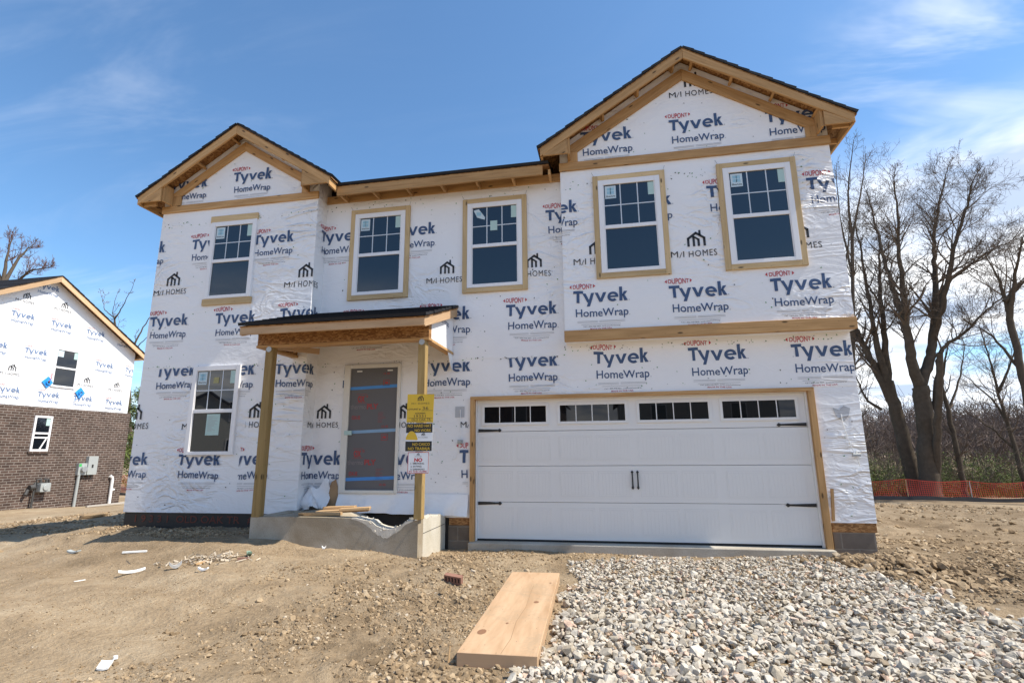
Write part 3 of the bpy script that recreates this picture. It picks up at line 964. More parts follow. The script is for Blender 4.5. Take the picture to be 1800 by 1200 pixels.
# ---- windows
def window(x0, x1, z0, z1, Y, trim, reflect=0, mark='full'):
    m = MB()
    fw_, top, bot, midz = .078, .085, .058, (z0 + z1) / 2 - .025
    y0 = Y - .042
    m.box(x0, x0 + fw_, y0, Y + .01, z0, z1)
    m.box(x1 - fw_, x1, y0, Y + .01, z0, z1)
    m.box(x0 + fw_, x1 - fw_, y0 + .001, Y + .01, z1 - top, z1)
    m.box(x0 + fw_, x1 - fw_, y0 + .001, Y + .01, z0, z0 + bot)
    m.box(x0 + fw_, x1 - fw_, y0 + .006, Y + .01, midz - .030, midz + .030)
    # sash lips
    for a, b in ((midz + .030, z1 - top), (z0 + bot, midz - .030)):
        m.box(x0 + fw_, x0 + fw_ + .014, y0 + .012, Y + .01, a, b)
        m.box(x1 - fw_ - .014, x1 - fw_, y0 + .012, Y + .01, a, b)
    win = m.build('window', [M_VINYL], house, bevel=.003)
    gx0, gx1 = x0 + fw_, x1 - fw_
    g_ = MB()
    g_.box(gx0, gx1, Y - .018, Y - .010, midz + .02, z1 - top + .01)
    g_.box(gx0, gx1, Y - .015, Y - .006, z0 + bot - .01, midz - .02)
    g_.build('glass', [M_GLASS], win)
    q = MB()
    gz0, gz1 = midz + .03, z1 - top
    for k in (1, 2):
        xx = gx0 + (gx1 - gx0) * k / 3
        q.box(xx - .008, xx + .008, Y - .0215, Y - .019, gz0, gz1)
    zz = (gz0 + gz1) / 2 - .01
    q.box(gx0 + .014, gx1 - .014, Y - .0225, Y - .0195, zz - .008, zz + .008)
    q.build('grille', [M_GRILLE], win)
    # the maker's sticker in the first pane and the pale energy label in the last
    s = MB(); ss = Sheet(s, (0, Y - .0237, 0), XR)
    px = gx0 + .03; pw = .17; pz = gz1 - .235
    if mark != 'folded':
        s.box(px, px + pw, Y - .0232, Y - .0226, pz, pz + .215, 0)
        ss.rect(px + .03, px + pw - .03, pz + .075, pz + .185, 1)
        ss.rect(px + pw / 2 - .005, px + pw / 2 + .005, pz + .075, pz + .185, 0)
        ss.o = ss.o + Vector((0, -.0004, 0))
        ss.rect(px + .03, px + pw - .03, pz + .125, pz + .135, 0)
        ss.text('SilverLine', px + .012, pz + .025, 2, width=pw - .024, height=.03, bold=.02)
    else:
        s.prism([(px, Y - .0232, pz + .19), (px + .09, Y - .0232, pz + .21), (px + .2, Y - .0232, pz + .05), (px + .19, Y - .0232, pz + .01), (px + .06, Y - .0232, pz + .06)], (0, .0006, 0), 0)
        ss.rect(px + .05, px + .13, pz + .09, pz + .15, 1)
    st = s.build('sticker', [M_STICK, M_CYAN, M_SBLACK], win)
    s = MB()
    s.box(gx1 - .105, gx1 - .014, Y - .0235, Y - .0229, gz1 - .225, gz1 - .012, 0)
    s.build('paper_label', [M_GLABEL], win)
    if mark == 'folded':
        s = MB(); s.box(gx0 + .32, gx0 + .44, Y - .0245, Y - .0238, zz - .09, zz + .085)
        s.build('paper_label', [M_GLABEL], win)
    if mark == 'lower':
        s = MB(); s.box(gx0 + .33, gx0 + .43, Y - .0235, Y - .0229, zz + .12, zz + .22)
        s.build('yellow_label', [M_DULLY], win)
        s = MB(); s.box(gx0 + .27, gx0 + .52, Y - .0175, Y - .0168, z0 + .32, midz - .05)
        sq = Sheet(s, (0, Y - .0180, 0), XR)
        for i in range(16):
            zz2 = midz - .09 - i * .016
            sq.rect(gx0 + .30, gx0 + .30 + .19 * random.uniform(.4, 1), zz2, zz2 + .005, 1)
        s.build('paper_label', [M_GLABEL, M_GREYBOX], win)
    if trim == 'full':
        t = .083
        for a in ((x0 - t, x0 - .002, z0 - t, z1 + t), (x1 + .002, x1 + t, z0 - t, z1 + t), (x0 - .001, x1 + .001, z1 + .002, z1 + t), (x0 - .001, x1 + .001, z0 - t, z0 - .002)):
            b = MB(); b.box(a[0], a[1], Y - .038, Y + .01, a[2], a[3])
            b.build('trim_board', [M_TRIM], win, bevel=.003)
        for cx_, cz_, ax_, az_ in ((x0 - t, z1 + t, -.03, .07), (x1 + t, z1 + t, .02, .07)):
            b = MB(); b.tube([(cx_ - ax_, Y - .02, cz_ - .01), (cx_ + ax_ * .4, Y - .03, cz_ + az_)], .004, 5)
            b.build('bent_nail', [M_GALV], win)
    elif trim == 'topbottom':
        for a in ((x0 - .03, x1 + .005, z1 + .002, z1 + .12), (x0 - .03, x1 + .02, z0 - .115, z0 - .002)):
            b = MB(); b.box(a[0], a[1], Y - .036, Y + .01, a[2], a[3])
            b.build('trim_board', [M_TRIM], win, bevel=.003)
    return win


window(-2.145, -1.205, 3.967, 5.472, YA - IN, 'full')
window(-.085, .853, 3.966, 5.470, YA - IN, 'full', mark='folded')
window(2.128, 3.083, 3.995, 5.548, YB, 'full')
window(4.025, 4.99, 3.99, 5.55, YB, 'full')
window(-4.787, -3.873, 3.980, 5.42, YC - IN, 'topbottom')
window(-4.825, -3.918, 1.303, 2.790, YC, 'none', mark='lower')

# ---- garage door
gd = MB()
YD = 0.075
x0, x1 = .085, 4.895
rows = [(0.03, .560), (.566, 1.092), (1.098, 1.617), (1.623, 2.10)]
for z0, z1 in rows:
    gd.box(x0, x1, YD, YD + .04, z0, z1)
pan = [(.165, .64), (.71, 1.225), (1.365, 1.865), (1.925, 2.415), (2.535, 3.07), (3.13, 3.61), (3.75, 4.24), (4.30, 4.80)]
for z0, z1 in rows[:3]:
    for a, b in pan:
        za, zb_ = z0 + .075, z1 - .075
        # raised rim and beaded boards inside it
        for (p, q, r_, s_) in ((a, b, zb_ - .014, zb_), (a, b, za, za + .014), (a, a + .014, za + .014, zb_ - .014), (b - .014, b, za + .014, zb_ - .014)):
            gd.hexa([(p, YD, r_), (q, YD, r_), (q, YD + .01, r_), (p, YD + .01, r_), (p, YD, s_), (q, YD, s_), (q, YD + .01, s_), (p, YD + .01, s_)]) if False else gd.box(p, q, YD - .0035, YD + .001, r_, s_)
        n = 9; wd = (b - a - .056) / n
        for i in range(n):
            xa = a + .028 + i * wd
            gd.box(xa + .002, xa + wd - .002, YD - .0025, YD + .001, za + .028, zb_ - .028)
door = gd.build('garage_door', [M_DOORW], house, bevel=.0015)
for a, b in ((.195, 1.173), (1.392, 2.374), (2.588, 3.575), (3.777, 4.763)):
    m = MB()
    za, zb_ = 1.758, 2.006
    o_ = .042
    for (p, q, r_, s_) in ((a - o_, b + o_, zb_, zb_ + o_), (a - o_, b + o_, za - o_, za), (a - o_, a, za, zb_), (b, b + o_, za, zb_)):
        m.box(p, q, YD - .016, YD + .001, r_, s_)
    for k in (1, 2, 3):
        xx = a + (b - a) * k / 4
        m.box(xx - .007, xx + .007, YD - .012, YD - .004, za, zb_)
    wn = m.build('window_insert', [M_DOORW], door, bevel=.003)
    m = MB(); m.box(a, b, YD - .003, YD - .0005, za, zb_)
    m.build('glass', [M_GGLASS], door)
for xa, xb, z in ((.097, .47, .543), (.097, .47, 1.640), (4.887, 4.49, .552), (4.885, 4.488, 1.653)):
    m = MB(); s_ = 1 if xb > xa else -1
    y = YD - .013
    m.prism([(xa, y, z - .024), (xb - s_ * .05, y, z - .012), (xb - s_ * .05, y, z + .012), (xa, y, z + .024)][::s_], (0, .011, 0))
    m.prism([(xb - s_ * .055, y - .001, z - .014), (xb - s_ * .028, y - .001, z - .028), (xb, y - .001, z), (xb - s_ * .028, y - .001, z + .028), (xb - s_ * .055, y - .001, z + .014)][::s_], (0, .012, 0))
    m.build('hinge_strap', [M_IRON], door, bevel=.002)
for x in (2.432, 2.508):
    m = MB(); y = YD - .014
    m.tube([(x, YD - .002, 1.0), (x, YD - .035, .985), (x, YD - .04, .89), (x, YD - .035, .795), (x, YD - .002, .78)], .011, 6)
    for z in (1.0, .78):
        m.prism([(x - .02, y, z), (x, y, z - .028), (x + .02, y, z), (x, y, z + .028)], (0, .012, 0))
    m.build('door_handle', [M_IRON], door)
m = MB(); m.box(x0, x1, YD - .004, YD + .03, .003, .029)
m.build('bottom_seal', [M_RUBBER], door)
for a, b in ((.062, .084), (4.896, 4.92)):
    m = MB(); m.box(a, b, .02, YD + .02, .002, 2.125)
    m.build('weather_strip', [M_DOORW], door, bevel=.004)
m = MB(); m.box(.0605, 4.9195, .04, YD + .03, 2.101, 2.125)
m.build('weather_strip', [M_DOORW], door)
for a in ((-.012, .06, .0005, 2.115), (4.92, 5.0, .0005, 2.115)):
    m = MB(); m.box(a[0], a[1], -.045, .13, a[2], a[3]); m.build('door_jamb', [M_LUMBER], house, bevel=.003)
m = MB(); m.box(-.012, 5.0, -.045, .13, 2.1155, 2.168); m.build('door_jamb', [M_LUMBER], house, bevel=.003)
m = MB(); m.bar((5.045, -.012, .36), (5.075, -.02, .78), .035, .02, (1, 0, 0)); m.build('wood_shim', [M_LUMBER], house)

# ---- front door: a primed frame closed with a grey sheathing panel
m = MB()
X0, X1, Z0, Z1 = -2.187, -1.195, .685, 2.757
m.box(X0, -2.08, -.045, .0, Z0, Z1); m.box(-1.245, X1, -.045, .0, Z0, Z1)
m.box(-2.08, -1.245, -.044, .0, 2.695, Z1); m.box(-2.08, -1.245, -.05, .0, Z0, .735)
ed = m.build('entry_door', [M_FRAMEB], house, bevel=.005)
m = MB()
m.box(-2.08, -1.245, -.014, -.005, .735, 2.695, 0)
sp = Sheet(m, (0, -.0165, 0), XR)
H = 2.695 - .735
for fr, t_, mm in ((.165, .05, 1), (.53, .05, 2), (.91, .052, 1)):
    zc = 2.695 - fr * H
    sp.poly([(-2.078, zc - t_ / 2 - .012), (-1.247, zc - t_ / 2 + .015), (-1.247, zc + t_ / 2 + .015), (-2.078, zc + t_ / 2 - .012)], mm)
for fr, x in ((.27, -1.94), (.72, -1.96)):
    z = 2.695 - fr * H
    sp.rect(x - .02, x + .16, z - .055, z - .05, 3); sp.rect(x - .02, x + .16, z + .095, z + .1, 3)
    sp.text('OX', x, z - .03, 3, width=.13, height=.1, bold=.05)
    sp.text('IS', x + .15, z + .04, 3, height=.04, bold=.02)
for fr in (.345, .80):
    z = 2.695 - fr * H
    sp.text('thermo', -2.06, z, 4, width=.27, height=.085)
    sp.text('PLY', -1.77, z, 3, width=.2, height=.085, bold=.04)
for fr in (.43, .885):
    z = 2.695 - fr * H
    sp.text('OX-IS', -2.03, z, 3, width=.15, height=.06, bold=.03)
    for i in range(8):
        sp.rect(-1.57, -1.57 + random.uniform(.06, .14), z + .10 - i * .022, z + .104 - i * .022, 3)
for fr in (.06, .5, .965):
    sp.text('15 45', -1.5, 2.695 - fr * H, 3, width=.11, height=.035, bold=.02)
for fr in (.13, .58):
    z = 2.695 - fr * H
    for (p, q, r_, s_) in ((-1.50, -1.39, z - .05, z - .042), (-1.50, -1.39, z + .042, z + .05), (-1.50, -1.492, z - .05, z + .05), (-1.398, -1.39, z - .05, z + .05), (-1.475, -1.415, z - .02, z + .02)):
        sp.rect(p, q, r_, s_, 3)
m.build('panel', [M_PLYGREY, M_TAPE, M_TAPEP, M_PRINTR, M_PRINTG], ed)
for x in (-1.97, -1.43):
    m = MB(); m.box(x, x + .09, -.024, -.012, 2.635, 2.655); m.build('bracket', [M_PAPER], ed)
m = MB(); m.box(-2.13, -2.0, -.055, -.04, 1.60, 1.67); m.build('lock_tag', [M_GLABEL], ed)

# ---- gables: shingles over a board deck, rake boards, look-outs, frieze and band
def shingle_plane(mb, e0, e1, upv, length, n, side_t=.012, m=0):
    """courses of shingles from the eave edge e0-e1 up along upv"""
    e0, e1, u = Vector(e0), Vector(e1), Vector(upv).normalized()
    nrm = (e1 - e0).cross(u).normalized()
    if nrm.z < 0: nrm = -nrm
    st = length / n
    along = (e1 - e0).normalized()
    for i in range(n):
        a = u * (i * st); b = u * min(i * st + st * 1.25, length)
        lo = nrm * (.012 + .016); hi = nrm * (.012 + side_t + .022); z0 = nrm * .0
        j = along * random.uniform(-.008, .008)
        mb.hexa([e0 + a + z0 + j, e1 + a + z0 + j, e1 + b + z0 + j, e0 + b + z0 + j, e0 + a + hi + j, e1 + a + hi + j, e1 + b + lo + j, e0 + b + lo + j], m, 0)


def gable(G, wallY, band, bandt, stub, pork, frieze_up, frieze_lo, fsl, nlook):
    cx, apex, sl, half, yf, yb = G['cx'], G['apex'], G['sl'], G['half'], G['yf'], G['yb']
    r_ = MB()
    L = math.hypot(half, half * sl)
    for s in (-1, 1):
        ex = cx + s * half
        ez = apex - sl * half
        drop = .034
        e0, e1 = (ex, yf - .02, ez - drop), (ex, yb, ez - drop)
        shingle_plane(r_, e0, e1, (-s, 0, sl), L, 15)
        # board deck
        a, b = Vector((ex, yf, ez - drop - .003)), Vector((cx, yf, apex - drop - .003))
        dn = Vector((0, 0, -.014))
        r_.prism([a, b, b + dn, a + dn], (0, yb - yf, 0), 1)
    roof = r_.build('roof', [M_SHINGLE, M_OSB], house)
    topz = lambda x: apex - .055 - sl * abs(x - cx)
    for s in (-1, 1):
        ex = cx + s * half
        b = MB()      # rake board, plumb cut at the ridge
        b.prism([(ex - s * .03, yf, topz(ex - s * .03)), (cx + s * .0015, yf, topz(cx)), (cx + s * .0015, yf, topz(cx) - .165), (ex - s * .03, yf, topz(ex - s * .03) - .135)], (0, .036, 0))
        b.build('fascia', [M_LUMBER], roof, bevel=.003)
        b = MB()      # eave board running back
        zz = topz(ex - s * .03)
        b.box(min(ex - s * .03, ex - s * .066), max(ex - s * .03, ex - s * .066), yf + .037, yb - 1.0 if s > 0 or cx < 0 else YA - .36, zz - .14, zz)
        if not ((cx > 0 and s < 0) or (cx < 0 and s > 0)):
            b.build('fascia', [M_LUMBER], roof, bevel=.003)
        else:
            b = MB(); b.box(min(ex - s * .03, ex - s * .066), max(ex - s * .03, ex - s * .066), yf + .037, -.33, zz - .14, zz)
            b.build('fascia', [M_LUMBER], roof, bevel=.003)
        # boxed corner piece under the rake
        pi = pork[0] if s < 0 else pork[1]
        pz = pork[2]
        tip = ex - s * .075
        b = MB()
        up_ = topz(pi) - .15
        b.prism([(tip, yf + .004, pz), (pi, yf + .004, pz), (pi, yf + .004, up_), (tip, yf + .004, max(pz + .01, topz(tip) - .128))], (0, .034, 0))
        b.build('corner_board', [M_LUMBER], roof, bevel=.003)
        b = MB()
        b.box(min(pi, pi - s * .036), max(pi, pi - s * .036), yf + .04, wallY - .04, pz + .005, topz(pi) - .06)
        b.build('corner_board', [M_LUMBER], roof, bevel=.003)
        for yy in (yf + .10, wallY + .25, wallY + .85):      # eave look-outs
            if s * cx > 0 or True:
                b = MB(); xi = XB1 if (cx > 0 and s > 0) else (XC0 if (cx < 0 and s < 0) else None)
                if xi is None: continue
                b.box(min(ex - s * .07, xi), max(ex - s * .07, xi), yy, yy + .038, topz(ex) - .115, topz(ex) - .03)
                b.build('lookout', [M_LUMBER], roof)
        # frieze board on the wall
        b = MB()
        xs_ = stub[0] if s < 0 else stub[1]
        fu = lambda x: frieze_up - fsl * abs(x - cx); fl = lambda x: frieze_lo - fsl * abs(x - cx)
        xe = xs_[0]
        b.prism([(xe, wallY - .037, fu(xe)), (cx + s * .001, wallY - .037, fu(cx)), (cx + s * .001, wallY - .037, fl(cx)), (xs_[1], wallY - .037, fl(xs_[1])), (xe, wallY - .037, fl(xs_[1]))], (0, .037, 0))
        b.build('frieze_board', [M_LUMBER], house, bevel=.003)
        b = MB()
        b.box(min(xs_), max(xs_), wallY - .036, wallY, band[1] + .002, fl(xs_[1]) - .002)
        b.build('frieze_board', [M_LUMBER], house, bevel=.003)
        # look-outs between rake board and wall
        for k in range(nlook):
            xx = cx + s * (.16 + (half - .62) * k / (nlook - 1))
            b = MB()
            b.bar((xx, yf + .037, topz(xx) - .06), (xx, wallY, topz(xx) - .06), .038, .09, (1, 0, -s * sl))
            b.build('lookout', [M_LUMBER], roof)
    b = MB()
    b.box(bandt[0], bandt[1], wallY - .036, wallY, band[0], band[1])
    b.build('band_board', [M_LUMBER], house, bevel=.003)


gable(GR, YB, (5.785, 5.925), (XB0 - .012, XB1 + .012), ((1.66, 1.825), (5.42, 5.27)), (1.675, 5.445, 5.948), 7.385, 7.19, .628, 4)
gable(GL, YC, (5.705, 5.835), (XC0 - .012, XC1 + .012), ((-5.70, -5.515), (-2.91, -3.045)), (-5.712, -2.895, 5.832), 6.985, 6.815, .635, 3)
b = MB(); b.box(XB0 - .01, XB1 + .012, YB - .036, YB + .03, 2.945, 3.113)
b.build('band_board', [M_LUMBER], house, bevel=.004)

# ---- main roof with the middle eave
r_ = MB()
ez, ye, sl = 5.905, -.37, .33
yr = 4.3
xl, xr_ = XC0 - .3, XB1 + .3
shingle_plane(r_, (-2.45, ye, ez - .02), (1.36, ye, ez - .02), (0, 1, sl), 1.3, 8)
zr = ez + sl * (yr - ye)
h = yr - ye
for pts in ([(-4.2, .7, ez + sl * 1.07), (3.5, .7, ez + sl * 1.07), (xr_ - h, yr, zr), (xl + h, yr, zr)],
            [(xr_, 2 * yr - ye, ez), (xl, 2 * yr - ye, ez), (xl + h, yr, zr), (xr_ - h, yr, zr)],
            [(xl, .6, ez + .0), (xl + h, yr, zr), (xl, 2 * yr - ye, ez)],
            [(xr_, .6, ez), (xr_, 2 * yr - ye, ez), (xr_ - h, yr, zr)],
            [(xl, .6, ez), (-4.2, .7, ez + sl * 1.07), (xl + h, yr, zr)], [(3.5, .7, ez + sl * 1.07), (xr_, .6, ez), (xr_ - h, yr, zr)]):
    r_.face([(p[0], p[1], p[2] - .02) for p in pts], 0)
dk = Vector((0, 0, -.016))
a, b_ = Vector((-2.45, ye + .02, ez - .025)), Vector((-2.45, 1.0, ez - .025 + sl * (1.0 - ye - .02)))
r_.prism([a, b_, b_ + dk, a + dk], (3.8, 0, 0), 1)
mroof = r_.build('roof', [M_SHINGLE, M_OSB], house)
b = MB(); b.box(-2.36, 1.255, -.352, -.314, 5.705, 5.868); b.build('fascia', [M_LUMBER], mroof, bevel=.003)
for i in range(-1, 6):
    x = -1.72 + .612 * i
    b = MB(); b.box(x, x + .038, -.313, -.036, 5.715, 5.80); b.build('lookout', [M_LUMBER], mroof)
b = MB(); b.box(XC1, XB0, -.036, -.004, 5.728, 5.868); b.build('band_board', [M_LUMBER], house, bevel=.003)

# ---- porch roof
pr = MB()
E0, E1, zE, zW = -3.05, -.245, 3.118, 3.655
slp = (zW - zE) / 1.57
shingle_plane(pr, (E0 - .01, -1.585, zE), (E1 + .02, -1.585, zE), (0, 1, slp), math.hypot(1.585, 1.585 * slp), 9)
a, b_ = Vector((E0, -1.56, zE - .003)), Vector((E0, -.005, zE - .003 + slp * 1.55))
pr.prism([a, b_, b_ + dk, a + dk], (E1 - E0, 0, 0), 1)
# sheathed gable end, wrapped
pr.prism([(-.318, -1.19, 2.90), (-.318, -.012, 2.90), (-.318, -.012, zE + slp * 1.55 - .03), (-.318, -1.19, zE + slp * .37 - .03)], (-.012, 0, 0), 2)
pr.prism([(-.318, -.30, 2.90), (-.318, -.012, 2.90), (-.318, -.012, 2.60), (-.318, -.12, 2.66)], (-.006, 0, 0), 2)
shp = Sheet(pr, (-.316, -1.19, 0), (0, 1, 0))
shp.text('HomeWrap', .34, 3.26, 3, width=.6, height=.1, bold=.01)
proof = pr.build('porch_roof', [M_SHINGLE, M_OSB, M_WRAP, M_BLUE], house)
b = MB(); b.box(E0 + .005, E1 - .005, -1.55, -1.513, 2.993, 3.118); b.build('fascia', [M_FRESH], proof, bevel=.003)
for X_ in (E1 - .04, E0 + .006):
    b = MB(); b.prism([(X_, -1.512, zE - .02 + .015), (X_, -.012, zE - .02 + .015 + slp * 1.5), (X_, -.012, zE - .02 - .115 + slp * 1.5), (X_, -1.512, zE - .02 - .115)], (.034, 0, 0))
    b.build('fascia', [M_FRESH], proof, bevel=.003)
for x in (-2.66, -2.02, -1.36, -.73):
    b = MB(); b.bar((x, -1.513, 3.035), (x, -1.205, 3.035 + slp * .25), .038, .085, (1, 0, 0)); b.build('lookout', [M_LUMBER], proof)
b = MB(); b.box(-3.0, -.31, -1.2, -1.09, 2.90, 3.16); b.build('porch_beam', [M_OSB], house)
b = MB(); b.box(-3.01, -.3, -1.213, -1.07, 2.862, 2.8995); b.build('porch_beam', [M_LUMBER], house, bevel=.003)
for X_, ya in ((-3.0, YC - .01), (-.42, -.012)):
    b = MB(); b.box(X_, X_ + .1, -1.089, ya, 2.90, 3.10); b.build('porch_beam', [M_OSB], house)
    b = MB(); b.box(X_ - .005, X_ + .115, -1.069, ya, 2.862, 2.8985); b.build('porch_beam', [M_LUMBER], house)
b = MB(); b.bar((-2.9, -1.0, 2.93), (-2.45, -.42, 2.93), .09, .036, (0, 0, 1)); b.build('brace', [M_FRESH], house)
b = MB(); b.bar((-2.9, -.42, 2.97), (-2.45, -1.0, 2.97), .09, .036, (0, 0, 1)); b.build('brace', [M_LUMBER], house)
for xa, xb in ((-2.855, -2.733), (-.462, -.352)):
    b = MB(); b.box(xa, xb, -1.205, -1.09, .45, 2.862)
    p_ = b.build('porch_post', [M_POST], house, bevel=.006)
    b = MB(); b.tube([((xa + xb) / 2, -1.218, 2.835), ((xa + xb) / 2, -1.206, 2.835)], .042, 14); b.build('bracket', [M_GALV], p_)

# ---- porch walls: poured concrete with a broken notch
c = MB()
top = [(-2.86, .452), (-2.3, .462), (-1.75, .462), (-1.28, .455), (-1.15, .43), (-1.05, .415), (-.98, .36), (-.90, .335), (-.80, .32), (-.72, .335), (-.64, .36), (-.58, .41), (-.50, .435), (-.398, .448)]
poly = [(-.398, -1.2, -.35), (-2.86, -1.2, -.35)] + [(x, -1.2, z) for x, z in top]
c.prism(poly, (0, .2, 0), 0)
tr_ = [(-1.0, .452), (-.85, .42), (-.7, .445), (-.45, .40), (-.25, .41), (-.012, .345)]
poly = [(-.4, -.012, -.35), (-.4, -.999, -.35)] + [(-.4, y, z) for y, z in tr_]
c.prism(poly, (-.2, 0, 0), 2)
c.box(-.4015, -.3985, -1.17, -.03, .245, .252, 3)
c.box(-2.858, -2.66, -.999, YC - .01, -.35, .45, 0)
# loose rim of fresh broken aggregate round the notch
for i in range(260):
    t = random.random()
    k = random.randrange(3, len(top) - 1)
    x = top[k][0] + (top[k + 1][0] - top[k][0]) * t; z = top[k][1] + (top[k + 1][1] - top[k][1]) * t
    s_ = random.uniform(.010, .034)
    p = Vector((x, -1.2 + random.uniform(-.006, .20), z - random.uniform(-.008, .07 if abs(x + .9) < .3 else .015)))
    q = [p + Vector((random.uniform(-1, 1), random.uniform(-1, 1), random.uniform(-1, 1))).normalized() * s_ for _ in range(4)]
    for tri in ((0, 1, 2), (0, 3, 1), (1, 3, 2), (2, 3, 0)):
        c.face([q[i_] for i_ in tri], 1)
for i in range(70):
    y = -random.random(); z = np.interp(y, [q[0] for q in tr_], [q[1] for q in tr_])
    s_ = random.uniform(.008, .022)
    p = Vector((-.4 - random.uniform(0, .2), y, z - random.uniform(-.004, .012)))
    q = [p + Vector((random.uniform(-1, 1), random.uniform(-1, 1), random.uniform(-1, 1))).normalized() * s_ for _ in range(4)]
    for tri in ((0, 1, 2), (0, 3, 1), (1, 3, 2), (2, 3, 0)):
        c.face([q[i_] for i_ in tri], 1)
# pale broken face of the notch: a jagged band over the top edge of the front wall
xs_ = np.linspace(-1.34, -.47, 40)
zt_ = np.interp(xs_, [q[0] for q in top], [q[1] for q in top])
_j = np.convolve(np.random.default_rng(3).random(44), np.ones(5) / 5, 'valid')
zb2 = zt_ - .012 - .10 * np.exp(-((xs_ + .90) / .25) ** 2) * (0.4 + 1.2 * _j)
for i in range(39):
    b0, b1 = zb2[i], zb2[i + 1]
    c.face([(xs_[i], -1.2025, b0), (xs_[i + 1], -1.2025, b1), (xs_[i + 1], -1.2025, zt_[i + 1] + .003), (xs_[i], -1.2025, zt_[i] + .003)], 1)
    c.face([(xs_[i], -1.2025, zt_[i] + .003), (xs_[i + 1], -1.2025, zt_[i + 1] + .003), (xs_[i + 1], -1.0, zt_[i + 1] + .006), (xs_[i], -1.0, zt_[i] + .006)], 1)
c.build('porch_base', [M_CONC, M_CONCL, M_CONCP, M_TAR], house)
c = MB()      # rubble fill on the left, an open pit on the right
nxx, nyy = 34, 16
hx = lambda x, y: np.interp(x, [-2.66, -1.85, -1.55, -1.30, -.6], [.44, .44, .30, .0, -.1]) + .05 * vnoise(x, y, .12, 6) + .03 * vnoise(x, y, .05, 7)
for i in range(nxx):
    for j in range(nyy):
        xs_ = [-2.66 + 2.06 * (i + a) / nxx for a in (0, 1)]; ys_ = [-1.0 + .98 * (j + a) / nyy for a in (0, 1)]
        c.face([(xs_[a], ys_[b2], float(hx(np.array(xs_[a]), np.array(ys_[b2])))) for a, b2 in ((0, 0), (1, 0), (1, 1), (0, 1))], 0)
c.build('porch_fill', [M_CONC], house, smooth=True)
c = MB(); c.box(-2.3, -.6, -.012, -.003, .05, .50, 0); c.build('foundation', [M_VOID], house)  # flat black panel across the back of the pit

# ---- torn flap of wrap beside the door and the sheathing it bares
c = MB(); c.prism([(-2.42, -.012, .47), (-2.20, -.012, .47), (-2.195, -.012, .62), (-2.21, -.012, .80), (-2.25, -.012, .90), (-2.32, -.012, .86), (-2.37, -.012, .74), (-2.41, -.012, .6)], (0, -.004, 0))
c.box(-2.315, -2.311, -.018, -.016, .48, .87)
c.build('bare_sheathing', [M_SHEATH], house)
fl = MB()
nu, nv = 16, 10
def fpt(u, v):
    x = -2.355 - u * (.46 + .10 * math.sin(v * 5)) + .03 * v * (1 - u)
    z = .90 - v * (.36 + .1 * math.sin(u * 9)) - u * .26 + .05 * math.sin(u * 14 + v * 3)
    y = -.03 - .26 * math.sin(u * 2.6) * (0.35 + .65 * v) - .05 * math.sin(u * 17 + v * 7) * (.3 + v)
    return (x, y, max(z, .455))
for i in range(nu):
    for j in range(nv):
        fl.face([fpt((i + a) / nu, (j + b2) / nv) for a, b2 in ((0, 0), (1, 0), (1, 1), (0, 1))])
fl.build('torn_wrap', [M_WRAP], house, smooth=True)
sag = MB()     # the loose apron of wrap below the door sill
for i in range(44):
    for j in range(6):
        def ap(a, b2):
            x = -2.19 + 2.15 * a; z = .68 - (.27 + .05 * a) * b2
            y = -.014 - .07 * b2 - .035 * b2 * math.sin(a * 23 + b2 * 3) - .02 * math.sin(a * 51 + 4 * b2) * b2
            return (x, y, z)
        sag.face([ap((i + a) / 44, (j + b2) / 6) for a, b2 in ((0, 0), (1, 0), (1, 1), (0, 1))])
sag.build('torn_wrap', [M_WRAP], house, smooth=True)

# ---- lamp cables and boxes
m = MB(); m.tube([(-.18, -.012, 1.97), (-.175, -.03, 1.75), (-.165, -.028, 1.55), (-.18, -.03, 1.42), (-.19, -.03, 1.36), (-.24, -.02, 1.22), (-.30, -.015, 1.20)], .006, 6)
m.build('cable', [M_PAPER], house)
m = MB(); m.box(-.21, -.13, -.06, -.012, 1.44, 1.50); m.tube([(-.17, -.06, 1.47), (-.17, -.075, 1.47)], .026, 10); m.build('junction_box', [M_GREYBOX], house, bevel=.004)
m = MB(); m.tube([(5.315, -.012, 1.80), (5.318, -.03, 1.65), (5.35, -.04, 1.45), (5.405, -.05, 1.24), (5.43, -.05, 1.16), (5.455, -.04, 1.08)], .006, 6)
m.build('cable', [M_PAPER], house)
m = MB(); m.box(5.375, 5.475, -.075, -.03, 1.205, 1.245); m.tube([(5.425, -.052, 1.246), (5.425, -.052, 1.26)], .02, 8); m.build('junction_box', [M_GALV], house, bevel=.004)
m = MB()
m.poly = None
pts = [(5.22, 1.87), (5.30, 1.84), (5.36, 1.90), (5.44, 1.86), (5.41, 1.76), (5.34, 1.68), (5.25, 1.75)]
m.prism([(x, -.0125, z) for x, z in pts], (0, -.006, 0)); m.build('torn_patch', [M_GREY], house)

# ---- signs nailed to the right porch post
def sign(name, label, cat, pts, mats, z, draw):
    m = MB()
    m.prism([(p[0], -1.2085, p[1]) for p in pts], (0, -.004, 0), 0)
    draw(Sheet(m, (0, -1.2137, 0), XR))
    o = m.build(name, mats)
    prop(o, label, cat, 'signs on the porch post')
    return o


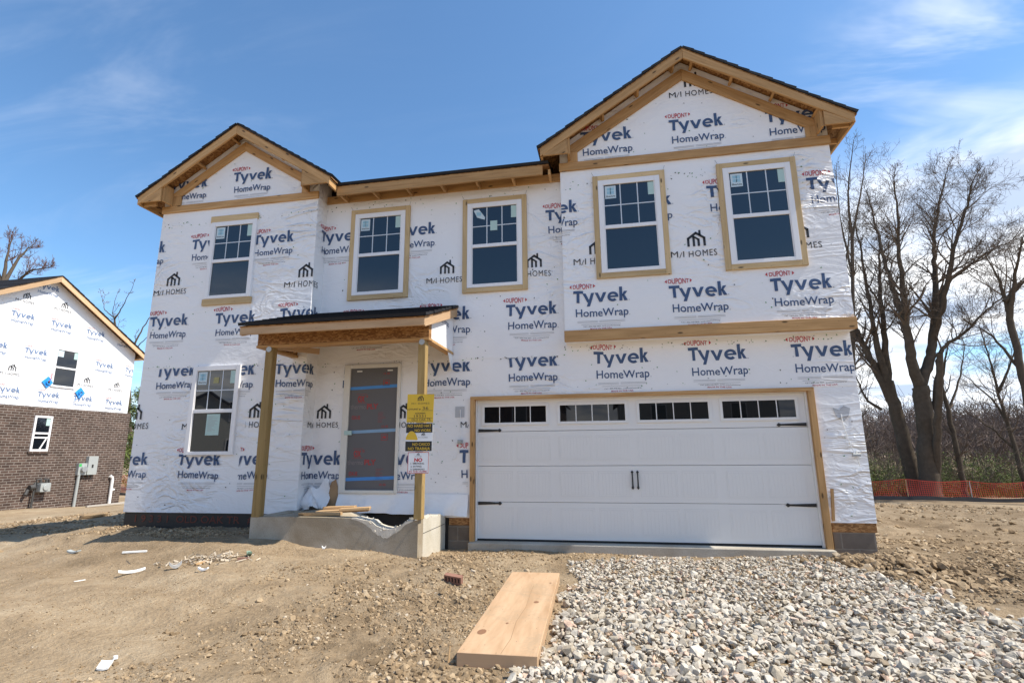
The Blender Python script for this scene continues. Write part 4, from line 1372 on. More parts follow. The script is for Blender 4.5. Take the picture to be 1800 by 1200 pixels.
def d1(s):
    house_icon(s, -.442, 2.008, .085, .075, 1)
    s.text('M/I HOMES', -.53, 1.96, 1, width=.255, height=.026, space=1.3)
    s.text('LOT/UNIT #', -.588, 1.885, 1, width=.19, height=.022, bold=.02)
    s.text('36', -.372, 1.885, 1, width=.085, height=.045)
    s.rect(-.385, -.222, 1.872, 1.876, 1); s.rect(-.575, -.225, 1.772, 1.776, 1); s.rect(-.59, -.225, 1.728, 1.731, 1)
    s.text('ADDRESS', -.478, 1.828, 1, width=.15, height=.02, bold=.02)
    s.text('19331', -.49, 1.783, 1, width=.165, height=.036)
    s.text('OLD OAK TR', -.525, 1.737, 1, width=.275, height=.034)


sign('lot_sign', 'yellow lot sign with house emblem, topmost board on the right porch post', 'sign', [(-.597, 1.72), (-.218, 1.712), (-.209, 2.095), (-.592, 2.103)], [M_YELLOW, M_SBLACK], 0, d1)


def d2(s):
    s.rect(-.598, -.222, 1.577, 1.703, 1); s.rect(-.603, -.227, 1.333, 1.462, 1)
    s.o = s.o + Vector((0, -.0015, 0))
    s.text('NO HARD HAT', -.575, 1.650, 2, width=.335, height=.040, bold=.012)
    s.text('NO WORK', -.475, 1.590, 2, width=.235, height=.038, bold=.012)
    s.text('NO CASCO', -.50, 1.405, 2, width=.245, height=.038, bold=.012)
    s.text('NO TRABAJA', -.562, 1.348, 2, width=.31, height=.038, bold=.012)
    hat = [(-.595 + .155 * t, 1.485 + .115 * math.sin(math.pi * (.05 + .9 * t)) ** .6) for t in [i / 14 for i in range(15)]]
    s.poly([(-.60, 1.487), (-.435, 1.478), (-.43, 1.492)] + hat[::-1], 2)
    house_icon(s, -.375, 1.535, .05, .04, 1)
    s.text('M/I HOMES', -.42, 1.505, 1, width=.13, height=.016, space=1.2)


sign('hard_hat_sign', 'black and white hard hat warning sign with yellow helmet, middle board on the post', 'sign', [(-.605, 1.331), (-.225, 1.325), (-.22, 1.703), (-.60, 1.708)], [M_SWHITE, M_SBLACK, M_YELLOW], 0, d2)


def d3(s):
    for r_ in ((-.561, -.266, 1.041, 1.048), (-.561, -.266, 1.313, 1.32), (-.561, -.554, 1.048, 1.313), (-.273, -.266, 1.048, 1.313)):
        s.rect(*r_, 1)
    house_icon(s, -.435, 1.275, .04, .032, 2)
    s.text('M/I HOMES', -.465, 1.257, 2, width=.1, height=.01)
    s.text('NO', -.47, 1.195, 1, width=.115, height=.046, bold=.05)
    for i, t in enumerate(('1. SMOKING', '2. EATING', '3. DRINKING')):
        s.text(t, -.52, 1.16 - i * .038, 2, width=(.19, .155, .20)[i], height=.022, bold=.02)
    s.text('IN THE HOME', -.54, 1.056, 1, width=.25, height=.022, bold=.02)


sign('no_smoking_sign', 'small white sign with red border and red NO, lowest board on the post', 'sign', [(-.562, 1.04), (-.265, 1.04), (-.263, 1.32), (-.56, 1.323)], [M_SWHITE, M_SRED, M_SBLACK], 0, d3)
# ------------------------------------------------------------------ the neighbouring house on the left
NX = -19.87
nb = empty('neighbour_house', (NX - 5, 7.5, -.7), 'neighbouring house with brown brick ground floor and white wrapped gable wall above', 'house')
NY0, NY1 = 2.4, 12.72
AP = (8.62, 8.35)
nsl = .575
nt_ = lambda y: AP[1] - nsl * abs(y - AP[0])
m = MB()
m.prism([(NX, NY0, 3.18), (NX, NY1, 3.18), (NX, NY1, nt_(NY1)), (NX, AP[0], AP[1]), (NX, NY0, nt_(NY0))], (-.15, 0, 0), 0)
m.box(NX - 9, NX - .151, NY1 - .12, NY1 - .01, 3.18, 5.95, 0)
sh = Sheet(m, (NX + .008, 0, 0), (0, 1, 0), slack=1.0)
for y, z in ((7.28, 6.51), (8.75, 6.49), (10.23, 6.45), (11.70, 6.42), (6.53, 5.23), (7.97, 5.21), (10.85, 5.13), (12.31, 5.09), (8.0, 7.86), (7.23, 3.64), (8.71, 3.59), (10.12, 3.58), (11.56, 3.53), (5.8, 6.5), (5.7, 3.66)):
    top = nt_(y) - .15
    tyvek(sh, y, z, clip=(NY0, NY1 - .01, 3.18, 9 if z < 6.3 else min(9, nt_(y + .75) + .25)), fine=False)
for y, z in ((7.32, 7.10), (8.77, 7.12), (7.27, 4.28), (10.2, 4.18), (11.61, 4.13), (5.85, 4.3)):
    mihomes(sh, y, z, w=.67)
staples(sh, NY0, NY1, 3.3, 6.0, 60)
m.build('wall', WRAPS_PALE, nb)
m = MB()
m.box(NX - 9, NX + .09, NY0, NY1 + .1, -1.1, 3.18, 0)
m.build('brick_wall', [M_BRICK], nb)
m = MB(); m.box(NX - 9.02, NX + .12, NY0 - .05, NY1 + .12, -1.4, -.78)
m.build('foundation', [M_TAR], nb)
r_ = MB()
for s in (-1, 1):
    half = (13.05 - AP[0])
    ez = AP[1] + .12 - nsl * half
    shingle_plane(r_, (NX + .34, AP[0] + s * half, ez), (NX - 9.5, AP[0] + s * half, ez), (0, -s, nsl), math.hypot(half, half * nsl), 18, m=0)
    a, b_ = Vector((NX + .32, AP[0] + s * half, ez - .004)), Vector((NX + .32, AP[0], AP[1] + .116))
    r_.prism([a, b_, b_ + dk, a + dk], (-9.8, 0, 0), 1)
nroof = r_.build('roof', [M_SHINGLE, M_OSB], nb)
for s in (-1, 1):
    half = 4.40
    b = MB()
    tz = lambda y: AP[1] + .095 - nsl * abs(y - AP[0])
    ye_ = AP[0] + s * half
    b.prism([(NX + .31, ye_, tz(ye_)), (NX + .31, AP[0] + s * .002, tz(AP[0])), (NX + .31, AP[0] + s * .002, tz(AP[0]) - .22), (NX + .31, ye_ - s * .02, tz(ye_) - .19)], (-.04, 0, 0))
    b.build('fascia', [M_FRESH], nroof)
    b = MB(); b.box(NX - 9, NX + .26, min(ye_, ye_ - s * .04), max(ye_, ye_ - s * .04), tz(ye_) - .2, tz(ye_) - .02)
    b.build('fascia', [M_FRESH], nroof)
    b = MB(); b.box(NX - 9, NX + .27, min(ye_ - s * .05, AP[0] + s * 4.08), max(ye_ - s * .05, AP[0] + s * 4.08), tz(ye_) - .2, tz(ye_) - .185)
    b.build('soffit', [M_FRESH], nroof)


def nwindow(y0, y1, z0, z1, X, open_=False):
    m = MB(); t = .075
    m.box(X - .01, X + .04, y0, y0 + t, z0, z1); m.box(X - .01, X + .04, y1 - t, y1, z0, z1)
    m.box(X - .01, X + .039, y0 + t, y1 - t, z0, z0 + t); m.box(X - .01, X + .039, y0 + t, y1 - t, z1 - t, z1)
    mz = (z0 + z1) / 2
    m.box(X - .01, X + .035, y0 + t, y1 - t, mz - .03, mz + .04)
    if open_: m.box(X - .01, X + .033, y0 + t, y1 - t, mz - .19, mz - .13)
    wn = m.build('window', [M_VINYL], nb)
    m = MB(); m.box(X - .008, X + .012, y0 + t, y1 - t, z0 + t, z1 - t); m.build('glass', [M_GLASS], wn)
    m = MB(); m.box(X + .013, X + .015, y1 - t - .14, y1 - t, z1 - t - .3, z1 - t); m.build('paper_label', [M_GLABEL], wn)
    if not open_:
        m = MB(); m.box(X + .013, X + .015, y0 + t + .03, y0 + t + .26, z1 - t - .28, z1 - t - .02); m.build('sticker', [M_STICK], wn)
    else:
        m = MB(); m.bar((X + .02, y0 + t + .28, z0 + t), (X + .02, y1 - t - .05, mz - .2), .05, .01, (0, 1, 0)); m.build('sash_bar', [M_VINYL], wn)


nwindow(9.10, 10.08, 4.02, 5.62, NX + .003)
nwindow(8.67, 9.34, 1.48, 2.84, NX + .093, True)
m = MB(); m.box(NX + .09, NX + .14, 8.62, 9.39, 1.40, 1.475); m.build('window_sill', [M_BRICK], nb)
for y, z, tail in ((8.965, 4.17, 1), (10.34, 3.89, -1)):
    m = MB()
    m.prism([(NX + .012, y - .21, z), (NX + .012, y, z - .23), (NX + .012, y + .21, z), (NX + .012, y, z + .23)], (.035, 0, 0), 0)
    m.tube([(NX + .047, y, z), (NX + .10, y, z)], .085, 14, 0); m.tube([(NX + .1005, y, z), (NX + .102, y, z)], .05, 12, 1)
    cable = [(NX + .10, y, z + .02), (NX + .13, y + .05, z + .2), (NX + .05, y + .1, z + .36)] if tail > 0 else [(NX + .10, y, z), (NX + .12, y - .1, z - .2), (NX + .04, y - .2, z - .34)]
    m.tube(cable, .013, 6, 2 if tail > 0 else 0)
    m.build('pipe_collar', [M_BLUECAP, M_IRON, M_SRED], nb)
XM = NX + .095      # face of the brick
m = MB()
m.tube([(XM + .12, 9.0, -.75), (XM + .12, 9.0, .22), (XM + .12, 9.06, .40), (XM + .12, 9.2, .42)], .038, 8, 1)
m.tube([(XM + .12, 9.3, .42), (XM + .12, 9.5, .40), (XM + .10, 9.54, .25), (XM + .02, 9.54, .22)], .034, 8, 1)
m.box(XM + .05, XM + .27, 9.12, 9.5, -.06, .26, 0); m.tube([(XM + .27, 9.31, .1), (XM + .31, 9.31, .1)], .11, 14, 0)
m.tube([(XM + .12, 8.82, .12), (XM + .12, 9.0, .14)], .10, 12, 1); m.tube([(XM + .12, 8.78, .05), (XM + .14, 8.70, -.14)], .06, 8, 1)
m.tube([(XM + .12, 9.2, .42), (XM + .12, 9.2, .24)], .045, 8, 1); m.tube([(XM + .12, 9.42, .42), (XM + .12, 9.42, .24)], .045, 8, 1)
m.build('gas_meter', [M_GREYBOX, plain('old_iron', (.07, .068, .065), .6, metal=.3)], nb, bevel=.008)
m = MB()
m.box(XM, XM + .15, 11.0, 11.42, .50, 1.26, 0); m.box(XM, XM + .13, 10.62, 10.98, .50, .98, 0)
m.tube([(XM + .13, 10.82, .74), (XM + .23, 10.82, .74)], .12, 16, 1)
m.box(XM + .151, XM + .153, 11.16, 11.24, .78, .92, 2); m.box(XM + .131, XM + .134, 10.63, 10.74, .84, .96, 3)
for y in (10.78, 10.9, 11.1, 11.25):
    m.tube([(XM + .07, y, .5), (XM + .07, y, .36)], .022, 6, 2)
em = m.build('electric_meter', [M_GREYBOX, M_GALV, M_IRON, plain('green_label', (.05, .40, .10), .5)], nb, bevel=.008)
m = MB(); m.tube([(XM + .07, 10.70, -.95), (XM + .07, 10.72, .50)], .055, 10); m.build('conduit', [M_GREYBOX], em)
m = MB(); m.tube([(XM + .08, 12.28, -1.0), (XM + .08, 12.28, .24), (XM + .075, 12.25, .34), (XM + .05, 12.17, .40)], .06, 10); m.tube([(XM + .08, 12.28, -.2), (XM + .08, 12.42, -.2)], .05, 8)
m.build('drain_pipe', [M_PVC], nb)

# overhead cables running behind the neighbouring house
for i, (z0, z1, lab) in enumerate(((7.2, 7.35, 'upper overhead cable crossing the gap between the houses'), (5.9, 6.1, 'lower overhead cable crossing the gap between the houses'))):
    m = MB(); pts = []
    for k in range(25):
        t = k / 24
        pts.append((-46 + 40 * t, 34 + 2 * t, z0 + (z1 - z0) * t - 1.2 * math.sin(math.pi * t) * .3))
    m.tube(pts, .03, 5)
    prop(m.build('overhead_cable', [M_IRON]), lab, 'cable', 'overhead cables')

# ------------------------------------------------------------------ stones: gravel of the drive and clods of soil
def hulls(n, rs, flat=.75, pts=13):
    out_ = []
    for i in range(n):
        bm = bmesh.new()
        for _ in range(pts):
            v = rs.normal(size=3); v /= np.linalg.norm(v)
            v *= rs.uniform(.8, 1.05)
            bm.verts.new((v[0] * rs.uniform(.9, 1.3), v[1], v[2] * flat))
        r = bmesh.ops.convex_hull(bm, input=bm.verts)
        bmesh.ops.delete(bm, geom=list({g_ for g_ in r['geom_interior'] + r['geom_unused'] if isinstance(g_, bmesh.types.BMVert)}), context='VERTS')
        bmesh.ops.triangulate(bm, faces=bm.faces)
        bm.verts.index_update()
        out_.append((np.array([v.co[:] for v in bm.verts]), np.array([[v.index for v in f.verts] for f in bm.faces])))
        bm.free()
    return out_


def scatter(name, x, y, z, size, shapes, mat_, rs, smooth=False):
    n = len(x)
    a, b, c = rs.random((3, n)) * 2 * math.pi
    b = (rs.random(n) - .5) * 1.3
    VV, FF, RR = [], [], []
    off = 0
    which = rs.integers(0, len(shapes), n)
    for k, (sv, sf) in enumerate(shapes):
        idx = np.nonzero(which == k)[0]
        if not len(idx): continue
        ca, sa, cb, sb = np.cos(a[idx]), np.sin(a[idx]), np.cos(b[idx]), np.sin(b[idx])
        P = sv[None, :, :] * size[idx][:, None, None]
        px = P[:, :, 0] * cb[:, None] + P[:, :, 2] * sb[:, None]; pz = -P[:, :, 0] * sb[:, None] + P[:, :, 2] * cb[:, None]
        py = P[:, :, 1]
        qx = px * ca[:, None] - py * sa[:, None]; qy = px * sa[:, None] + py * ca[:, None]
        Q = np.stack([qx + x[idx][:, None], qy + y[idx][:, None], pz + z[idx][:, None]], 2)
        VV.append(Q.reshape(-1, 3))
        F_ = sf[None] + (np.arange(len(idx)) * len(sv))[:, None, None] + off
        FF.append(F_.reshape(-1, 3)); off += len(idx) * len(sv)
        RR.append(np.repeat(rs.random(len(idx)), len(sf)))
    return mesh_np(name, np.concatenate(VV), np.concatenate(FF), [mat_], rnd=np.concatenate(RR), smooth=smooth, origin=(float(np.mean(x)), float(np.mean(y)), float(np.min(z))))


rs = np.random.default_rng(21)
SH = hulls(28, rs)
DRIVE = np.array([(1.42, -.62), (3.0, -.40), (4.72, -.28), (4.92, -1.35), (5.15, -2.35), (5.35, -3.2), (5.6, -5.2), (1.0, -5.2), (1.35, -4.55), (1.62, -4.0), (1.60, -1.7)])


def inpoly(x, y, P):
    c = np.zeros(len(x), bool)
    j = len(P) - 1
    for i in range(len(P)):
        xi, yi, xj, yj = *P[i], *P[j]
        c ^= ((yi > y) != (yj > y)) & (x < (xj - xi) * (y - yi) / (yj - yi + 1e-12) + xi)
        j = i
    return c


def gravel(n, smin, smax, power, lift, wob):
    x = rs.uniform(.8, 5.8, n); y = rs.uniform(-5.2, -.2, n)
    wx = x + vnoise(x, y, .35, 2) * wob * 2; wy = y + vnoise(x, y, .3, 4) * wob * 2
    k = inpoly(wx, wy, DRIVE)
    x, y = x[k], y[k]
    s = smin * (smax / smin) ** (rs.random(len(x)) ** power)
    # coarser along the right edge, finer and dirtier near the slab
    s = s * np.clip(.62 + .38 * (-y) / 2.2, .6, 1.15) * np.where(rs.random(len(x)) < .02, 1.3, 1)
    z = ground_z(x, y) + s * .30 + rs.random(len(x)) * lift
    return x, y, z, s


a = [gravel(20000, .006, .015, 1.1, .004, .24), gravel(19000, .013, .035, 1.6, .026, .20), gravel(2400, .030, .052, 2.4, .028, .16)]
# a few big stones along the right edge
ex = np.concatenate([rs.normal(4.95, .22, 90), rs.normal(5.2, .25, 110)]); ey = np.concatenate([rs.uniform(-3.0, -1.5, 90), rs.uniform(-4.6, -2.5, 110)])
es = .020 + .045 * rs.random(200) ** 2.4
a.append((ex, ey, ground_z(ex, ey) + es * .3, es))
gr = scatter('gravel', *[np.concatenate([q[i] for q in a]) for i in range(4)], SH, M_GRAVEL, rs)
prop(gr, 'pale crushed limestone gravel spread in front of the garage', 'gravel', kind='stuff')

SH2 = hulls(20, rs, .8, 16)
def clods(n, x0, x1, y0, y1, smin, smax, power, dens):
    x = rs.uniform(x0, x1, n); y = rs.uniform(y0, y1, n)
    d = dens(x, y) * np.clip(.55 + 1.5 * vnoise(x, y, .5, 1) + .8 * vnoise(x, y, .16, 3), 0, 1.2)
    k = (rs.random(n) < d) & ~inpoly(x, y, DRIVE + np.array([0.03, 0]))
    k &= ~((x > -5.9) & (x < 5.6) & (y > -.0)) & ~((x > -2.9) & (x < -.38) & (y > -1.2)) & ~((x > -5.9) & (x < -2.7) & (y > -.31)) & ~((x > -.02) & (x < 5.0) & (y > -.15))
    x, y = x[k], y[k]
    s = smin * (smax / smin) ** (rs.random(len(x)) ** power)
    return x, y, ground_z(x, y) + s * .12, s


full = lambda x, y: np.clip(rough_amt(x, y) - .22, .04, 1)
a = [clods(70000, -6, 1.8, -5.2, -.1, .003, .009, 1.2, lambda x, y: np.clip(rough_amt(x, y) - .1, .10, 1)), clods(17000, -1.6, 1.8, -5.2, -.2, .008, .022, 2.0, full), clods(1100, -1.4, 1.6, -5.2, -.6, .018, .045, 2.6, full),
     clods(9000, 4.4, 7.5, -3.2, 1.5, .008, .03, 1.6, full), clods(500, 4.7, 6.2, -1.6, -.2, .03, .075, 1.8, full), clods(9000, -16, -5.5, -3.0, 5, .010, .035, 2.0, full), clods(16000, -14, -6.0, .4, 4.6, .008, .05, 2.6, lambda x, y: .8 + 0 * x), clods(34000, 5.5, 18, .5, 16, .010, .065, 3.2, lambda x, y: .6 + 0 * x), clods(9000, 5.6, 9, -4, 3, .008, .05, 2.6, lambda x, y: .8 + 0 * x),
     clods(5000, -6, -2.6, -1.1, -.3, .008, .03, 1.5, full), clods(2600, .5, 1.7, -5.2, -3.9, .012, .036, 1.2, lambda x, y: .9 + 0 * x), clods(2500, -.1, 5.2, -.75, -.13, .006, .022, 1.3, lambda x, y: .8 + 0 * x)]
# ridge of pushed-up soil by the right corner
rx = rs.normal(5.35, .30, 420); ry = -.62 - .75 * (rx - 5.0) * .35 + rs.normal(0, .13, 420)
k = ~((rx > 4.95) & (rx < 5.6) & (ry > -.03)) & (ry < -.05); rx, ry = rx[k], ry[k]
s_ = .014 + .05 * rs.random(len(rx)) ** 2.2
a.append((rx, ry, ground_z(rx, ry) + s_ * .4 + .03 * rs.random(len(rx)), s_))
cl = scatter('soil_clods', *[np.concatenate([q[i] for q in a]) for i in range(4)], SH2, M_CLOD, rs)
prop(cl, 'loose brown clods and pebbles of soil strewn over the ground', 'soil', kind='stuff')

# ------------------------------------------------------------------ things lying about
def plank_thing(name, label, cat, corners, thick, mats, group=None, bevel=.004):
    m = MB()
    c = [Vector(p) for p in corners]
    m.hexa([p for p in c] + [p + Vector((0, 0, thick)) for p in c], 0)
    o = m.build(name, mats, None, bevel=bevel)
    return prop(o, label, cat, group)


# the broad board laid as a ramp beside the gravel
zb = -.115
m = MB()
q = [(1.02, -4.21), (1.585, -4.20), (1.50, -1.72), (.955, -1.74)]
m.hexa([(x, y, zb - .02) for x, y in q] + [(x, y, zb + .078) for x, y in q], 0, 1, .75)
rampb = m.build('plywood_board', [M_BOARD], None, bevel=.004)
prop(rampb, 'broad pale plywood board lying on the soil at the edge of the gravel', 'board')
# a split and dark knots in its face
m = MB(); s = Sheet(m, (0, 0, zb + .0795), (1, 0, 0), (0, 1, 0))
cr = [(1.33, -4.2), (1.345, -3.9), (1.315, -3.5), (1.33, -3.1), (1.30, -2.6), (1.29, -2.3)]
for i in range(len(cr) - 1):
    s.stroke(cr[i], cr[i + 1], .0045 if i < 3 else .003, 0)
for x, y, a_, b2 in ((1.095, -3.78, .035, .06), (1.40, -2.92, .024, .034), (1.25, -3.55, .012, .02), (1.45, -2.2, .012, .02)):
    s.poly([(x + a_ * math.cos(t * .628), y + b2 * math.sin(t * .628)) for t in range(10)], 1)
m.build('knot', [plain('split_wood', (.30, .19, .10), .8), plain('knot_wood', (.24, .12, .06), .7)], rampb)

# planks on the porch
PL = [((-2.18, -1.13, .47), (-1.60, -1.06, .47), (-1.60, -.96, .47), (-2.18, -1.03, .47), 'lowest plank of the stack on the porch, nearest its front edge'),
      ((-2.02, -.97, .475), (-1.30, -.80, .50), (-1.33, -.66, .50), (-2.05, -.83, .475), 'long plank on the porch sticking out over the open pit'),
      ((-2.0, -.80, .515), (-1.55, -.72, .525), (-1.57, -.60, .525), (-2.02, -.68, .515), 'short plank lying across the top of the porch stack'),
      ((-1.66, -.96, .512), (-1.25, -.86, .528), (-1.28, -.74, .528), (-1.69, -.84, .512), 'upper plank on the right end of the porch stack')]
for p in PL:
    plank_thing('wooden_plank', p[4], 'plank', p[:4], .038, [M_PLANK], 'planks on the porch')

# brick with a row of holes, half sunk in the soil
m = MB()
bx, by = .385, -2.17
bz = gz(bx, by)
m.box(-.10, .10, -.03, .03, -.02, .075, 0)
for i in range(5):
    x = -.075 + i * .0375
    m.box(x - .008, x + .008, -.0315, -.0305, .012, .058, 1); m.box(x - .016, x - .006, -.0315, -.0305, .046, .056, 1)
M_REDB = plain('terracotta', (.26, .13, .09), .85, var=.2, scale=12)
bo = m.build('brick', [M_REDB, plain('dark_hole', (.03, .015, .012), .9)], None, bevel=.003, origin=(0, 0, -.02))
bo.location = (bx, by, bz + .005); bo.rotation_euler = (0.25, .1, -.12)
prop(bo, 'reddish perforated brick lying on edge in the churned soil', 'brick')

# a thin stake, and scraps of litter
m = MB(); x, y = .93, -4.12; z = gz(x, y); m.tube([(x, y, z - .03), (x + .004, y + .03, z + .10)], [.008, .006], 6)
prop(m.build('wooden_stake', [M_PLANK], None), 'thin pale stake standing in the soil left of the plywood board', 'stake')


def scrap(name, label, cat, x, y, L, W, T, rz, mats, group='scraps of litter on the soil', bend=.0, tilt=.0):
    m = MB(); n = 6
    for i in range(n):
        a_, b2 = i / n - .5, (i + 1) / n - .5
        za, zb2 = bend * (4 * a_ * a_), bend * (4 * b2 * b2)
        wa, wb = W * (1 - .25 * abs(a_)), W * (1 - .25 * abs(b2))
        m.hexa([(a_ * L, -wa / 2, za), (b2 * L, -wb / 2, zb2), (b2 * L, wb / 2, zb2 + .3 * tilt), (a_ * L, wa / 2, za + .3 * tilt),
                (a_ * L, -wa / 2, za + T), (b2 * L, -wb / 2, zb2 + T), (b2 * L, wb / 2, zb2 + T + .3 * tilt), (a_ * L, wa / 2, za + T + .3 * tilt)], 0)
    o = m.build(name, mats, None, origin=(0, 0, 0))
    o.location = (x, y, gz(x, y) + .006); o.rotation_euler = (0, 0, rz)
    return prop(o, label, cat, group)


scrap('trim_strip', 'bent white strip of trim lying alone on the smooth soil', 'trim strip', -3.24, -2.65, .25, .035, .012, .87, [M_PAPER], bend=.02, tilt=.04)
scrap('paper_tube', 'long white paper tube lying nearest the dark left foundation', 'paper tube', -3.95, -1.93, .27, .03, .02, .5, [M_PAPER])
scrap('paper_scrap', 'folded white scrap of paper nearest the left front of the lot', 'scrap', -1.32, -4.70, .075, .06, .012, .3, [M_PAPER], bend=.006, tilt=.10)
scrap('paper_scrap', 'tiny white crumb of paper behind the folded white scrap', 'scrap', -1.36, -4.585, .025, .025, .02, 1.0, [M_PAPER])
scrap('paper_scrap', 'small white flake of paper between the two white strips', 'scrap', -3.55, -2.98, .10, .02, .006, 1.2, [M_PAPER])
scrap('wood_offcut', 'short brown offcut at the right end of the debris heap', 'offcut', -2.19, -2.18, .13, .035, .025, .5, [M_REDB])
scrap('wood_offcut', 'pale tan offcut lying across the middle of the debris heap', 'offcut', -2.6, -2.36, .20, .03, .02, 1.6, [M_PLANK])
scrap('paper_scrap', 'grey crumpled scrap at the left end of the debris heap', 'scrap', -2.74, -2.59, .12, .06, .03, .8, [plain('grey_paper', (.40, .39, .37), .8, var=.3, scale=20)], bend=.04)
scrap('paper_scrap', 'white torn scrap in front of the debris heap', 'scrap', -2.29, -2.70, .11, .03, .02, .1, [M_PAPER], bend=.02)
scrap('plastic_scrap', 'small green and grey plastic scrap on the debris heap', 'scrap', -2.21, -2.06, .09, .05, .02, 2.4, [plain('grey_green_plastic', (.13, .20, .14), .5, var=.5, scale=25)], bend=.03)
scrap('plastic_scrap', 'small grey scrap of plastic left of the white paper tube', 'scrap', -4.85, -1.96, .15, .07, .02, .1, [M_GREYBOX], bend=.02)
scrap('paper_scrap', 'white scrap of paper lying close to the foot of the porch wall', 'scrap', -1.63, -1.36, .05, .04, .02, .4, [M_PAPER], bend=.02)
# fine shavings of the debris heap
n = 190
x = rs.normal(-2.62, .24, n); y = -2.22 + .30 * (x + 2.62) + rs.normal(0, .10, n)
VV, FF = [], []
for i in range(n):
    z = gz(x[i], y[i]) + .006 + .02 * rs.random(); a_ = rs.random() * 3.14; l, w_ = rs.uniform(.008, .055), rs.uniform(.002, .008)
    d = np.array([math.cos(a_) * l, math.sin(a_) * l, rs.normal(0, .012)]); e = np.array([-math.sin(a_) * w_, math.cos(a_) * w_, rs.normal(0, .006)])
    c0 = np.array([x[i], y[i], z]); i0 = len(VV)
    VV += [c0 - d - e, c0 + d - e, c0 + d + e, c0 - d + e]; FF.append((i0, i0 + 1, i0 + 2, i0 + 3))
prop(mesh_np('wood_shavings', VV, FF, [plain('pale_shavings', (.47, .39, .29), .8, var=.35, scale=30)], origin=(-2.62, -2.22, 0)), 'heap of pale shavings and splinters on the soil before the left wing', 'shavings', kind='stuff')

# lumber and a slab of hard soil near the neighbouring house
plank_thing('wooden_plank', 'weathered plank lying on the soil along the brick wall of the neighbouring house', 'plank', [(-18.95, 10.55, gz(-18.95, 10.55)), (-18.8, 10.5, gz(-18.95, 10.55)), (-18.5, 12.0, gz(-18.5, 12) + .05), (-18.65, 12.05, gz(-18.5, 12) + .05)], .06, [plain('weathered_wood', (.42, .38, .33), .8)])
m = MB()
bm_v = []
for k in range(9):
    a_ = k / 9 * 6.283
    bm_v.append((-10.9 + .22 * math.cos(a_) * random.uniform(.7, 1.2), 3.72 + .42 * math.sin(a_) * random.uniform(.7, 1.15), gz(-10.9, 3.72) - .02))
m.prism(bm_v, (.03, 0, .11), 0, .5)
prop(m.build('soil_slab', [M_CLOD], None, bevel=.03), 'flat grey slab of hardened soil lying between the two houses', 'soil slab')

# ------------------------------------------------------------------ orange safety netting
def netting(name, p0, p1, H, label, step=.085, seed=1, group='orange safety fences'):
    r2 = np.random.default_rng(seed)
    L = math.hypot(p1[0] - p0[0], p1[1] - p0[1]); n = int(L / step); rows = int(H / .085)
    root = empty(name, ((p0[0] + p1[0]) / 2, (p0[1] + p1[1]) / 2, gz((p0[0] + p1[0]) / 2, (p0[1] + p1[1]) / 2)), label, 'fence', group)
    t = np.arange(n + 1) / n
    X = p0[0] + (p1[0] - p0[0]) * t; Y = p0[1] + (p1[1] - p0[1]) * t
    B = ground_z(X, Y)
    topz = H * (1 - .10 * np.abs(np.sin(t * L / 2.6 * math.pi)) - .05 * vnoise(X * 1, Y * 1, 1.1, 1))
    nx_, ny_ = -(p1[1] - p0[1]) / L, (p1[0] - p0[0]) / L
    VV, FF = [], []
    def P(i, v):
        bulge = .16 * math.sin(v * 2.4) * vnoise(X[i], Y[i], 1.5, 3) * 2 + .05 * v
        return np.array([X[i] + nx_ * bulge, Y[i] + ny_ * bulge, B[i] + .03 + topz[i] * v])
    W_ = .008
    for i in range(n + 1):                       # uprights of the net
        for k in range(0, 6):
            a_, b2 = P(i, k / 6), P(i, (k + 1) / 6); d = np.array([(p1[0] - p0[0]) / L * W_, (p1[1] - p0[1]) / L * W_, 0])
            i0 = len(VV); VV += [a_ - d, a_ + d, b2 + d, b2 - d]; FF.append((i0, i0 + 1, i0 + 2, i0 + 3))
    for k in range(rows + 1):                    # its cross strands
        v = k / rows; wz = .008 if k not in (0, rows) else .016
        for i in range(0, n, 2):
            a_, b2 = P(i, v), P(min(i + 2, n), v); d = np.array([0, 0, wz])
            i0 = len(VV); VV += [a_ - d, b2 - d, b2 + d, a_ + d]; FF.append((i0, i0 + 1, i0 + 2, i0 + 3))
    o = mesh_np('netting', VV, FF, [M_ORANGE], parent=root, origin=root.location)
    m = MB()
    for i in range(0, n, 4):                     # black silt cloth along its foot
        j = min(i + 4, n); y_ = -.05
        a_, b2 = np.array([X[i] - nx_ * .12, Y[i] - ny_ * .12, B[i] - .02]), np.array([X[j] - nx_ * .12, Y[j] - ny_ * .12, B[j] - .02])
        h1, h2 = .20 + .07 * vnoise(X[i], Y[i], .9, 2), .20 + .07 * vnoise(X[j], Y[j], .9, 2)
        m.face([a_, b2, b2 + np.array([0, 0, h2]), a_ + np.array([0, 0, h1])], 0)
    m.build('silt_cloth', [M_SILT], root)
    k = 0
    while k * 2.6 < L:
        i = min(int(k * 2.6 / step), n)
        m = MB(); m.tube([(X[i] + nx_ * .05, Y[i] + ny_ * .05, B[i] - .1), (X[i] + nx_ * .05, Y[i] + ny_ * .05, B[i] + H * 1.02)], .018, 6)
        m.build('fence_post', [M_PLANK if k % 3 else M_GALV], root); k += 1
    return root


netting('safety_fence', (9.5, 17.6), (21.5, 18.7), 0.82, 'orange netting fence with black cloth at its foot in front of the trees', seed=2)
netting('safety_fence', (-30.5, 21.0), (-25.5, 21.4), 1.25, 'short piece of orange netting seen in the gap between the two houses', seed=4)
